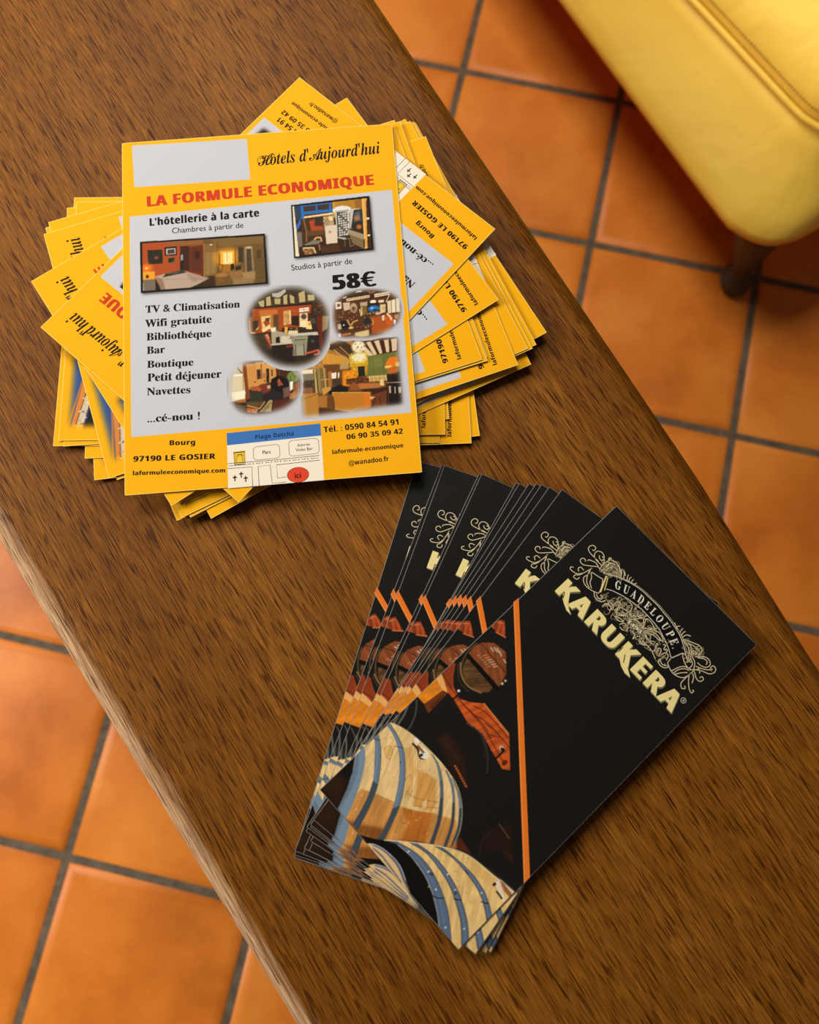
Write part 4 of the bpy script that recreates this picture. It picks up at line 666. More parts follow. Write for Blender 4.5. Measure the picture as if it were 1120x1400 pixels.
        c.poly([(64.0,-48.8),(71.4,-47.6),(71.9,-54.4),(63.9,-53.9)], (34, 26, 20)); c.poly([(63.4,-53.3),(71.9,-53.9),(71.3,-66.8),(62.5,-66.7)], (30, 22, 18)); c.line([(63.6,-53.6),(71.9,-53.9)], .7, (220, 180, 130)); c.poly([(64.5,-55.6),(65.6,-55.6),(65.4,-59.6),(64.4,-59.7)], (196, 160, 130)); c.line([(67.7,-56.4),(67.6,-59.8)], 1.0, (226, 190, 160)); c.poly([(69.5,-56.5),(71.2,-56.5),(70.8,-60.0),(69.5,-59.9)], (206, 176, 140)); c.line([(64.1,-53.9),(63.6,-66.8)], .6, (110, 66, 34))
        c.poly([(63.8,-42.5),(65.9,-39.2),(70.0,-38.9),(70.8,-43.0),(67.3,-45.3),(63.3,-45.0)], (240, 120, 26), 1, .3); c.poly([(63.1,-44.1),(66.6,-43.8),(66.5,-45.2),(63.2,-45.3)], (255, 206, 96)); c.poly([(64.3,-45.4),(70.0,-45.2),(69.7,-48.6),(64.8,-48.8)], (226, 100, 30), .8, .8); c.poly([(68.9,-42.3),(71.3,-42.4),(71.1,-44.7),(69.0,-44.8)], (255, 190, 90), .9, .3)
    pics = [vign([(-8.8,-7.4),(-5.2,-0.6),(1.1,4.0),(9.2,6.2),(18.6,6.0),(25.5,2.6),(31.2,-3.4),(33.9,-11.6),(33.8,-20.5),(30.8,-30.2),(25.3,-37.1),(16.9,-39.8),(7.8,-38.7),(0.2,-34.3),(-5.5,-27.0),(-8.8,-18.4)], 2.6, tavern),
            vign([(37.8,-8.7),(39.8,-3.8),(44.4,-0.4),(51.8,1.4),(61.3,1.1),(68.4,-1.3),(72.8,-4.9),(74.0,-11.0),(72.6,-17.4),(68.8,-21.6),(62.6,-24.8),(55.7,-26.1),(48.1,-25.6),(40.9,-25.0),(38.2,-20.7),(37.4,-14.7)], 2.0, lounge),
            vign([(-21.3,-49.5),(-19.9,-42.7),(-15.4,-38.1),(-8.3,-36.1),(3.3,-36.6),(10.2,-39.5),(15.0,-43.9),(16.5,-50.5),(14.6,-56.9),(9.7,-62.1),(1.9,-64.7),(-7.3,-65.3),(-14.9,-63.6),(-19.3,-58.5)], 2.2, nook),
            vign([(17.6,-40.8),(29.0,-34.2),(31.5,-28.5),(44.8,-27.2),(71.0,-27.9),(70.8,-66.2),(18.1,-69.2)], 1.8, barroom, curve=False)]
    for k, pc in zip((3, 1, 0, 2), (pics[3], pics[1], pics[0], pics[2])): s.picture(pc, z2+0.004*(0, 3, 1, 2)[(3, 1, 0, 2).index(k)] if False else z2+{3: 0.0, 1: 0.004, 2: 0.008, 0: 0.012}[k], 5.0)
    return s.mesh('flyer', M_FLYER)

def flyer_back():
    """the plain yellow back"""
    s = Sheet(); WF = 156.7
    s.slab(WF, 210, T_F, YEL, (250, 205, 110)); s.rim(WF, 210, T_F+0.01, (255, 222, 120), (.3, .3, .3, .3))
    return s.mesh('flyer_back', M_FLYER)

# ------------------------------------------------------------------ black brochure
T_B = 0.33
def brochure():
    s = Sheet(); WB = 99.2; K = (24, 22, 19); z1, z2, z3 = T_B+0.012, T_B+0.024, T_B+0.036
    s.slab(WB, 210, T_B, K, (225, 220, 212)); s.rim(WB, 210, T_B+0.04, (150, 144, 134), (.16, .07, .12, .24))
    s.poly([(-50.4,29.5),(-50.1,33.1),(49.5,-57.5),(49.7,-61.8)], z1, (240, 122, 36)); s.stroke([(-50.2,29.9),(49.7,-61.2)], 0.35, z2, (246, 160, 84))
    H = WB/2
    edge = np.array([(-51.5,22.3),(-46.4,19.9),(-25.4,0.1),(-4.9,-18.2),(15.0,-36.6),(35.2,-54.8),(49.4,-68.0)])
    c = Pic(-H+0.15, -104.9, H-0.1, 44.0, 0.33, K)
    D = (20, 17, 13); WD = (196, 84, 32)
    c.poly([(-50.6,12.2),(-49.9,16.5),(-46.7,19.6),(-40.2,13.8),(-45.1,12.8)], (158, 66, 30)); c.grain([(-50.6,12.2),(-49.9,16.5),(-46.7,19.6),(-40.2,13.8),(-45.1,12.8)], 1.1, 2.2, 7, .9, 2); c.line([(-45.6,12.3),(-40.3,13.9)], .7, (206, 110, 50)); c.line([(-48.6,16.3),(-46.2,18.1)], .6, (206, 120, 70))
    c.poly([(-46.4,3.7),(-41.7,8.4),(-34.3,8.9),(-26.7,1.9),(-24.5,-6.0),(-26.2,-12.0),(-32.0,-16.6),(-40.3,-16.8),(-45.8,-13.0),(-48.3,-5.9)], (36, 24, 16), curve=True)
    c.poly([(-47.3,-5.3),(-47.9,-1.1),(-46.8,3.1),(-42.5,7.6),(-34.7,9.0),(-27.0,1.6),(-24.8,-5.7)], (138, 72, 36)); c.grain([(-47.3,-5.3),(-47.9,-1.1),(-46.8,3.1),(-42.5,7.6),(-34.7,9.0),(-27.0,1.6),(-24.8,-5.7)], .5, -.6, 6, .8, 4)
    c.poly([(-46.2,-7.4),(-26.7,-7.9),(-26.5,-11.7),(-31.4,-16.1),(-39.8,-16.2),(-44.4,-12.6)], (92, 62, 34)); c.grain([(-46.2,-7.4),(-26.7,-7.9),(-26.5,-11.7),(-31.4,-16.1),(-39.8,-16.2),(-44.4,-12.6)], .8, .9, 5, .8, 5)
    c.line([(-46.7,-6.4),(-25.3,-7.3)], 2.2, (14, 11, 8)); c.line([(-46.5,2.7),(-27.0,1.6)], .5, (70, 36, 18))
    for a, b in (([(-41.6,4.9),(-39.4,4.6)], 0), ([(-40.5,6.2),(-38.0,5.8)], 0), ([(-39.2,7.0),(-36.9,6.3)], 0), ([(-37.1,6.8),(-35.1,5.9)], 0), ([(-32.9,5.5),(-31.2,5.1)], 0)): c.line(a, .7, (206, 190, 170), .8)
    for k in range(6):
        a = np.array([(-41.3,-0.7)][0]); d = np.array([(-32.3,-0.9)][0])-a; q = a+d*k/6; c.line([q, q+(1.0, 1.6)], .7, (222, 120, 74) if k < 2 else (206, 170, 140), .8); c.line([q+(-2.2, -2.2), q+(-1.5, -1.2)], .5, (206, 170, 140), .6)
    c.line([(-46.7,-11.8),(-42.8,-15.1),(-38.7,-16.7),(-34.1,-16.6),(-29.0,-14.4)], .9, (140, 104, 60), 1, True); c.line([(-45.3,-12.4),(-47.2,-9.0),(-48.4,-3.8),(-48.1,1.1)], .7, (92, 70, 44), 1, True); c.line([(-47.1,-13.3),(-40.8,-18.3),(-34.0,-18.7)], .7, (60, 46, 30), 1, True)
    c.ell([(-37.3,-22.0)][0], .7, .7, (230, 226, 216)); c.ell([(-24.9,-3.5)][0], .7, .7, (200, 180, 150)); c.ell([(-24.8,-1.3)][0], .6, .6, (200, 180, 150))
    c.poly([(-51.1,-21.6),(-50.5,-13.6),(-48.0,-14.2),(-44.5,-19.1),(-40.7,-22.5),(-34.5,-24.4),(-29.6,-21.9),(-24.2,-17.1),(-4.7,-18.4),(7.9,-29.9),(4.7,-32.4),(-8.7,-29.3),(-14.1,-27.9),(-22.9,-29.5),(-36.5,-26.6),(-40.6,-26.7)], WD); c.grain([(-51.1,-21.6),(-50.5,-13.6),(-48.0,-14.2),(-41.2,-22.0),(-34.5,-24.4),(-29.6,-21.9),(-24.2,-17.1),(-4.7,-18.4),(7.9,-29.9),(4.7,-32.4),(-8.7,-29.3),(-14.1,-27.9),(-22.9,-29.5),(-36.5,-26.6),(-40.6,-26.7)], .45, -1.9, 14, 1.1, 6)
    c.poly([(-51.1,-21.6),(-50.5,-13.6),(-48.0,-14.2),(-44.5,-19.1),(-40.7,-22.5),(-40.1,-25.1),(-43.7,-24.7)], (120, 46, 22), .7, .6)
    for ln in ([(-49.3,-22.0),(-39.1,-24.0),(-31.9,-24.9),(-16.7,-25.4),(3.2,-29.9)], [(-31.9,-24.9),(-23.7,-24.6),(-19.2,-22.9),(-11.7,-22.2),(-0.6,-22.6)], [(-27.8,-24.7),(-17.7,-24.4),(-9.7,-26.2)], [(-16.7,-23.4),(-10.7,-22.2),(-7.2,-22.6),(-10.7,-25.2)], [(-26.8,-21.6),(-18.8,-19.3),(-3.8,-19.9)]): c.line(ln, .55, (96, 36, 16), .8, True)
    c.line([(-36.2,-27.3),(-36.1,-23.9)], .8, D); c.line([(-0.9,-32.0),(-0.9,-25.6)], .9, D); c.ell([(-2.3,-25.7)][0], 1.7, 1.2, (206, 180, 150)); c.ell([(-1.6,-25.8)][0], 1.3, .9, (30, 20, 14)); c.ell([(3.4,-29.5)][0], 1.2, 1.6, (96, 36, 18)); c.line([(-24.0,-17.1),(-4.7,-18.4)], .7, (226, 130, 66))
    c.poly([(-51.0,-26.0),(-50.8,-22.1),(-46.8,-23.6),(-40.4,-26.7),(-43.2,-27.8)], (240, 176, 96)); c.poly([(-51.0,-39.3),(-50.7,-26.2),(-43.0,-27.8),(-44.5,-39.3)], (230, 134, 30)); c.grain([(-51.0,-39.3),(-50.7,-26.2),(-43.0,-27.8),(-44.5,-39.3)], .35, 1.2, 5, 1.5, 7); c.poly([(-44.5,-39.3),(-43.0,-27.8),(-40.2,-26.8),(-39.7,-40.8)], (112, 54, 24)); c.poly([(-41.9,-37.6),(-41.1,-28.3),(-40.0,-30.3),(-39.8,-38.6)], (80, 38, 18), .8, .5)
    c.line([(-48.4,-40.7),(-44.2,-45.3),(-41.4,-51.3),(-40.8,-55.7)], .8, (74, 70, 66), 1, True); c.line([(-50.4,-43.8),(-47.6,-49.9),(-46.2,-55.4)], .9, (110, 104, 98), .9, True); c.line([(-51.8,-47.3),(-49.2,-53.6),(-47.6,-57.5)], 1.1, (150, 146, 138), .9, True); c.poly([(-51.1,-55.7),(-50.8,-48.3),(-48.0,-52.3),(-46.9,-56.7)], (74, 72, 68), .6, .5)
    c.poly([(-28.6,-46.1),(-26.7,-40.1),(-18.8,-40.1),(-10.7,-43.1),(0.6,-52.2),(-11.1,-51.3)], (44, 25, 16), 1, .8); c.poly([(-27.4,-45.3),(-25.0,-41.8),(-12.1,-44.6),(-12.1,-46.5)], (58, 34, 22), .6, .8)
    for k in range(9):
        a = np.array([(-12.2,-48.5)][0]); d = np.array([(-0.5,-51.5)][0])-a; c.ell(a+d*k/9, .55, .45, (206, 110, 50), .9); c.ell(a+d*k/9+(.9, .3), .35, .3, (176, 90, 40), .7)
    c.line([(-23.2,-30.3),(-15.6,-28.5),(-8.9,-30.5),(-2.7,-35.1),(1.0,-39.3)], .7, (58, 54, 48), .9, True); c.line([(-19.6,-28.6),(-12.6,-29.4),(-4.6,-35.2)], .5, (46, 42, 36), .9, True)
    c.poly([(21.0,-62.1),(21.9,-53.7),(27.0,-46.7),(40.6,-59.8),(30.8,-58.8),(27.2,-66.3)], (36, 23, 15), 1, 1.0); c.line([(22.3,-51.5),(30.1,-52.6)], .5, (120, 84, 56), .8); c.line([(26.3,-69.1),(21.9,-63.0),(21.9,-55.5)], .5, (60, 44, 30), .7, True); c.poly([(30.8,-58.8),(37.1,-56.4),(40.6,-59.8)], (52, 30, 18), .8, .6)
    c.poly([(15.0,-75.1),(13.1,-69.6),(23.0,-70.9)], (84, 38, 18), 1, .4)
    # first barrel
    body = [(-50.2,-80.8),(-50.4,-69.7),(-50.8,-58.4),(-45.0,-55.6),(-38.1,-53.8),(-31.6,-52.8),(-25.8,-52.5),(-19.1,-52.2),(-12.0,-52.8),(-6.8,-53.5),(-2.8,-55.0),(1.2,-57.3),(4.9,-60.0),(8.3,-63.9),(11.1,-67.5),(12.7,-70.9),(13.6,-74.5),(12.5,-77.6),(5.4,-82.9),(-1.3,-88.7),(-10.6,-97.6),(-12.9,-100.2),(-21.9,-104.9),(-37.0,-104.3),(-40.7,-95.0),(-44.7,-87.6),(-48.0,-83.3)]
    c.poly(body, (238, 200, 136))
    c.poly([(-35.7,-90.1),(-28.4,-86.0),(-20.6,-82.4),(-15.7,-80.9),(-8.5,-76.4),(-2.9,-71.3),(6.7,-65.6),(16.3,-74.8),(-10.1,-99.0),(-21.7,-105.1),(-36.9,-104.4)], (202, 132, 58), .85, .8)
    c.poly([(-30.7,-104.9),(-24.6,-101.6),(-15.3,-94.3),(-9.6,-97.6),(-13.5,-101.4),(-23.1,-105.7)], (120, 66, 24), .8, 1.4); c.poly([(-15.7,-80.9),(-10.8,-78.0),(-3.4,-71.8),(-0.1,-77.8),(4.1,-84.5),(-5.5,-92.2),(-7.9,-84.4)], (190, 106, 36), .9, .7); c.poly([(-24.0,-63.3),(-18.1,-60.8),(-13.6,-59.8),(-5.3,-68.2),(-4.3,-71.9),(-12.7,-76.2),(-18.4,-68.9)], (214, 152, 72), .85, .6); c.poly([(-35.3,-60.7),(-33.9,-58.2),(-24.7,-64.0),(-17.9,-74.2),(-17.6,-77.7),(-23.9,-70.9)], (226, 176, 100), .8, .5)
    for ln in ([(-35.7,-90.1),(-28.4,-86.0),(-20.6,-82.4)], [(-17.9,-74.2),(-14.1,-73.0),(-5.3,-66.3)], [(-15.7,-80.9),(-10.8,-78.0),(-2.9,-71.3)], [(-12.9,-76.5),(-3.9,-68.6)]): c.line(ln, .35, (150, 96, 44), .7)
    c.poly([(-42.5,-68.4),(-41.7,-65.8),(-38.9,-66.0),(-36.6,-70.0),(-39.5,-70.2)], (222, 176, 100), .9, .2, True); c.line([(-42.5,-68.4),(-41.7,-65.8),(-38.9,-66.0),(-36.5,-70.1),(-39.6,-70.3),(-42.5,-68.4)], .3, (186, 134, 66), .8, True); c.poly([(-10.8,-72.3),(-10.4,-69.4),(-7.8,-71.9),(-8.5,-74.0)], (244, 210, 150), .9, .2); c.line([(-24.1,-71.2),(-24.6,-67.9),(-21.7,-68.7),(-19.3,-73.8),(-20.0,-74.5)], .35, (176, 120, 56), .8, True); c.line([(-11.7,-79.9),(-11.9,-78.3),(-9.3,-81.2),(-9.3,-84.9),(-10.7,-85.5)], .35, (150, 90, 36), .8, True)
    for k in range(7):
        a, b = np.array([(-35.4,-57.8),(-16.4,-76.4)]); o = np.array([(-31.3,-56.4),(-12.0,-75.5)])-np.array([(-35.4,-57.8),(-16.4,-76.4)]); c.line(spline([a+o[0]*k/3, (a+b)/2+o[0]*k/3+(1.2, 0), b+o[1]*k/3]), .3, (196, 136, 66), .6)
    c.grain(body, .30, -1.15, 9, 1.0, 8); c.specks(body, 90, [(206, 150, 84), (250, 218, 160), (190, 130, 66)], .7, 9, .5); c.specks(body, 30, [(140, 90, 46)], .35, 10, .8)
    S1, S2, S3 = (122, 144, 162), (106, 126, 144), (84, 98, 112)
    c.band([(-50.2,-80.8),(-47.5,-83.7),(-44.7,-87.6),(-40.7,-95.0),(-37.0,-104.3)], [(-50.0,-74.7),(-44.4,-79.4),(-38.9,-87.2),(-33.7,-97.1),(-30.6,-105.0)], S1); c.band([(-47.5,-83.7),(-44.7,-87.6),(-40.7,-95.0),(-38.2,-100.0)], [(-50.1,-78.6),(-46.1,-82.2),(-41.6,-88.1),(-37.3,-98.1)], (92, 114, 132), .6); 
    hoops = [([(-50.5,-68.7),(-47.1,-70.4),(-41.3,-76.1),(-34.9,-82.9),(-30.4,-91.6),(-26.6,-103.9)], [(-50.4,-65.7),(-45.8,-68.0),(-39.1,-73.7),(-31.8,-82.4),(-27.1,-91.9),(-22.8,-104.3)]),
             ([(-50.6,-60.0),(-44.6,-60.7),(-37.8,-63.4),(-31.3,-68.3),(-25.0,-75.1),(-18.7,-84.6),(-14.8,-93.8),(-13.1,-100.4)], [(-49.9,-58.2),(-43.2,-59.2),(-36.0,-61.5),(-29.4,-66.2),(-22.9,-72.8),(-17.3,-81.2),(-13.4,-90.4),(-10.7,-98.0)]),
             ([(-25.6,-53.2),(-19.6,-54.6),(-12.6,-58.8),(-6.7,-64.0),(0.3,-72.6),(5.4,-82.7)], [(-23.7,-53.0),(-18.1,-54.1),(-11.6,-57.7),(-5.2,-63.3),(1.6,-71.2),(7.0,-81.4)]),
             ([(-14.8,-53.4),(-7.5,-56.2),(-0.7,-61.3),(6.1,-69.2),(11.0,-78.8)], [(-13.5,-53.1),(-6.7,-55.3),(0.1,-60.4),(7.1,-68.1),(12.3,-77.8)]),
             ([(-9.6,-53.6),(-3.0,-56.2),(3.4,-60.7),(9.3,-67.6),(13.5,-76.3)], [(-8.6,-53.3),(-1.8,-55.8),(4.4,-59.6),(10.5,-66.2),(14.0,-74.2)])]
    for A, B in hoops: c.band(A, B, S2)
    for A, B in hoops[2:]: c.band(A[2:], B[2:], S3, .8)
    for A, B in hoops: c.band(A[len(A)-3:], B[len(B)-3:], (58, 66, 74), .8); c.line(B, .3, (70, 62, 50), .8, True)
    for A, B in hoops[:2]: c.line([(a*0.6+b*0.4, d*0.6+e*0.4) for (a, d), (b, e) in zip(A, B)][1:-2], .35, (150, 168, 182), .6, True)
    c.line([(-38.8,-63.3),(-35.8,-61.4)], .35, (50, 60, 70)); c.line([(-49.2,-68.9),(-46.8,-67.5)], .35, (50, 60, 70)); c.ell([(-32.0,-67.0)][0], .35, .35, (30, 30, 40)); c.ell([(-40.8,-72.4)][0], .35, .35, (30, 30, 40))
    c.line([(-50.8,-58.4),(-45.0,-55.6),(-38.1,-53.8),(-25.8,-52.5),(-12.0,-52.8),(-2.8,-55.0),(4.9,-60.0),(11.1,-67.5),(13.9,-74.3)], .35, (250, 226, 170), .6, True)
    c.line([(-34.2,-56.5),(-30.6,-56.6),(-27.2,-58.4),(-25.3,-57.3)], 1.0, (36, 26, 18), 1, True); c.poly([(-35.7,-54.4),(-34.9,-53.0),(-32.6,-53.3),(-32.3,-54.5),(-33.5,-55.8)], (244, 240, 226), 1, .2); c.line([(-33.7,-55.1),(-30.6,-54.7),(-28.0,-54.3),(-26.3,-55.1)], 1.4, (240, 224, 190), 1, True); c.ell([(-26.9,-55.8)][0], 2.6, 2.2, (244, 236, 214)); c.line([(-31.6,-55.4),(-27.7,-55.5)], 1.2, (150, 90, 40)); c.ell([(-27.4,-57.1)][0], .8, .8, (40, 28, 20))
    # dark first barrel head at the left edge
    c.poly([(-50.1,-105.3),(-50.0,-104.0),(-50.3,-80.8),(-47.6,-83.8),(-44.8,-87.7),(-40.7,-95.2),(-37.0,-104.3)], (22, 15, 10)); c.poly([(-50.0,-105.0),(-49.8,-93.0),(-43.4,-92.1),(-37.1,-104.2)], (48, 28, 14), .9, 2.0); c.specks([(-49.5,-104.5),(-49.3,-93.5),(-43.9,-92.6),(-37.9,-103.6)], 14, [(70, 42, 22)], .5, 3, .6)
    # second barrel
    body2 = [(-10.7,-97.6),(-6.1,-93.3),(-1.1,-88.8),(4.5,-83.9),(10.4,-79.4),(16.1,-75.7),(21.5,-72.8),(29.1,-71.0),(37.2,-69.9),(43.6,-68.6),(50.0,-67.7),(49.7,-105.1),(35.7,-104.8),(30.7,-101.2),(22.9,-97.0),(14.6,-94.2),(4.0,-93.1),(-4.6,-94.2)]
    c.poly([(-20.2,-104.5),(-13.2,-99.9),(-10.7,-97.6),(-4.6,-94.2),(4.0,-93.1),(14.6,-94.2),(22.9,-97.0),(30.7,-101.2),(35.7,-104.8),(11.4,-104.5),(1.0,-102.9),(-13.4,-102.8)], (16, 13, 11)); c.poly([(-16.3,-102.1),(-10.7,-97.6),(1.3,-86.0),(9.1,-80.2),(-0.8,-89.1)], (26, 18, 12), .9, .6)
    c.poly(body2, (236, 196, 124)); c.grain(body2, .28, -.95, 8, 1.2, 12); c.specks(body2, 70, [(214, 164, 96), (248, 220, 160), (206, 150, 80)], .8, 13, .5); c.poly([(21.5,-72.8),(37.2,-69.9),(50.0,-67.7),(45.9,-72.5),(32.9,-75.8)], (226, 172, 92), .6, 1.6); c.poly([(43.9,-94.5),(49.6,-84.2),(50.5,-93.0),(50.0,-102.4)], (244, 206, 140), .6, 1.4)
    T1, T2 = (92, 110, 134), (70, 84, 104)
    h2 = [([(-10.7,-97.6),(-4.6,-94.2),(4.0,-93.1),(14.6,-94.2),(22.9,-97.0),(30.7,-101.2),(35.7,-104.8)], [(-6.5,-93.9),(2.9,-90.6),(11.9,-89.9),(21.2,-91.7),(30.6,-95.4),(37.5,-99.6),(44.4,-104.9)]),
          ([(-2.0,-89.5),(7.4,-86.7),(17.3,-87.0),(26.6,-88.8),(35.1,-92.4),(42.1,-96.5),(49.7,-103.3)], [(0.8,-87.1),(10.9,-84.9),(20.7,-85.2),(30.0,-87.1),(37.8,-90.4),(44.3,-94.1),(49.8,-98.7)]),
          ([(7.8,-81.5),(17.3,-78.9),(27.6,-78.7),(35.8,-79.7),(42.6,-82.1),(49.8,-86.6)], [(10.4,-79.4),(20.2,-77.7),(30.0,-77.0),(38.2,-78.0),(44.3,-80.2),(49.8,-83.2)])]
    for A, B in h2:
        c.band(A, B, T1); c.line(A, .4, (40, 46, 56), .8, True); c.line(B, .35, (52, 48, 44), .8, True)
        m = [(a*0.5+b*0.5, d*0.5+e*0.5) for (a, d), (b, e) in zip(A, B)]; c.line(m[1:], .8, (116, 134, 156), .5, True)
    c.poly([(35.7,-104.8),(37.5,-99.6),(44.4,-104.9)], T1)
    c.line([(-4.6,-94.2),(4.0,-93.1),(14.6,-94.2),(22.9,-97.0),(30.7,-101.2),(35.7,-104.8)], .4, (214, 214, 210), .7, True)
    for q in ([(14.4,-91.7)][0], [(22.7,-94.6)][0], [(29.3,-87.9)][0], [(44.6,-96.7)][0], [(38.8,-79.6)][0], [(1.2,-92.5)][0], [(38.1,-102.8)][0], [(21.7,-85.7)][0]): c.ell(q, .40, .62, (214, 220, 228), .9)
    for q in ([(15.6,-90.9),(17.1,-91.3),(15.5,-92.1)], [(29.5,-88.1),(31.0,-89.0),(30.0,-89.1)], [(26.1,-78.3),(28.1,-78.2)]): c.line(q, .5, (30, 36, 46), .8)
    for q in ([(23.7,-97.6),(26.2,-96.5),(28.2,-94.3)], [(31.6,-91.1),(33.1,-90.1),(34.4,-89.0)], [(41.5,-82.4),(43.0,-81.7),(44.3,-80.4)]): c.line(q, .5, (30, 34, 42), .9, True)
    c.line([(-10.7,-97.6),(-1.1,-88.8),(10.4,-79.4),(21.5,-72.8),(37.2,-69.9),(50.0,-67.7)], .5, (250, 232, 190), .8, True)
    c.poly([(38.8,-69.9),(40.9,-68.6),(49.8,-67.8),(49.5,-71.0)], (226, 206, 190), .9, .3); c.poly([(40.7,-69.3),(43.1,-68.7),(49.8,-69.3),(49.6,-71.2),(45.5,-71.0)], (150, 90, 44), .9, .2); c.poly([(39.5,-72.2),(40.4,-69.6),(48.8,-73.3),(48.8,-75.2),(43.5,-73.2)], (244, 226, 200), .9, .2); c.line([(43.4,-73.8),(47.1,-74.2)], .9, (40, 28, 20)); c.ell([(40.2,-72.4)][0], .8, 1.0, (50, 34, 24))
    # sliver of the next barrel along the bottom edge
    c.band([(-15.4,-105.0),(-13.3,-102.9),(-8.8,-100.9),(-2.3,-99.8),(3.5,-100.1),(9.7,-102.4),(15.5,-104.9)], [(-15.2,-105.2),(-10.8,-105.1),(-4.3,-105.1),(1.3,-105.1),(5.5,-105.0),(10.9,-105.0),(15.7,-105.0)], (232, 192, 130)); c.band([(-13.3,-102.9),(-8.8,-100.9),(-2.3,-99.8),(3.5,-100.1),(9.7,-102.4),(15.1,-105.0)], [(-12.7,-103.4),(-8.1,-101.6),(-2.3,-100.9),(3.2,-101.4),(9.2,-103.5),(15.0,-105.0)], (92, 100, 118)); c.band([(-12.2,-103.8),(-6.5,-103.0),(0.5,-103.4),(9.0,-104.2)], [(-11.6,-104.4),(-5.6,-103.8),(1.4,-104.3),(9.6,-104.8)], (106, 114, 130)); c.line([(-13.3,-102.9),(-8.8,-100.9),(-2.3,-99.8),(3.5,-100.1),(9.7,-102.4)], .4, (226, 230, 236), .8, True)
    # cut along the straight right border of the photograph
    X, Y = np.meshgrid(c.xs, c.ys); xe = np.interp(Y, edge[::-1, 1], edge[::-1, 0]); m = (X < xe)[..., None]; c.im = np.where(m, c.im, c.bg)
    s.picture(c, z1+0.004)
    # ---- gold emblem
    G, GB, GS = (244, 222, 140), (246, 226, 150), (112, 106, 78)
    base = [(-40.63,49.21),(-40.63,49.21),(-40.79,58.91)]; end = [(42.81,48.47)][0]
    ln = [base[0], end, base[2]]
    sh = np.array([0.55, -0.55]); s.text('KARUKERA', 'sans', [tuple(np.array(q)+sh) for q in ln], z1, GS, bold=0.05, gap=0.07); s.text('KARUKERA', 'sans', ln, z2, GB, bold=0.04, gap=0.075)
    for t in ([(-36.11,51.36),(-36.05,57.08),(-33.65,53.91),(-31.06,50.27),(-28.50,48.03),(-25.50,46.68),(-28.87,46.59),(-32.82,48.44)], [(3.48,51.14),(4.00,54.41),(5.90,55.73),(8.55,52.40),(11.85,49.12),(17.13,45.96),(13.62,45.61),(9.74,46.90)]):
        s.poly(np.array(t)+sh*.6, z1, GS); s.poly(t, z2, GB)
    O = (230, 212, 168); w = 0.36
    up = [(-27.84,75.15),(-24.54,77.14),(-21.08,78.94),(-17.31,80.38),(-13.86,81.48),(-8.96,82.35)]+[(-3.76,82.50),(1.73,82.65),(6.87,82.12),(10.86,81.80),(14.52,81.15),(18.00,80.35),(21.15,79.21),(24.81,77.29),(28.64,74.90)]
    lo = [(-22.44,69.42),(-19.98,70.91),(-17.20,72.04),(-12.79,73.47),(-8.56,74.37),(-3.54,75.08)]+[(0.17,75.13),(4.67,74.99),(9.46,74.49),(13.91,73.33),(18.01,71.85),(21.09,70.34),(24.13,68.46)]
    B2 = s.poly(np.concatenate([spline(up), spline(lo)[::-1]]), z2-0.006, (14, 12, 11))
    s.stroke(up, 0.34, z2, (226, 214, 184), True); s.stroke(lo, 0.34, z2, (226, 214, 184), True)
    s.stroke(np.array(up)+(.5, .7), 0.16, z2, O, True)
    s.text_arc('GUADELOUPE.', 'serif', lo, up, z3, (236, 228, 206), 0.075, 0.93)
    s.stroke([(-27.16,74.43),(-25.54,70.79),(-23.38,65.98)], 0.75, z2, (238, 216, 140)); s.stroke([(-25.99,74.22),(-24.29,71.38),(-22.59,68.21)], 0.5, z2, (220, 198, 120)); s.stroke([(24.81,68.71),(26.84,74.21),(28.64,74.90)], 0.4, z2, (226, 214, 184)); s.stroke([(24.13,68.46),(24.90,68.61)], 0.4, z2, (226, 214, 184))
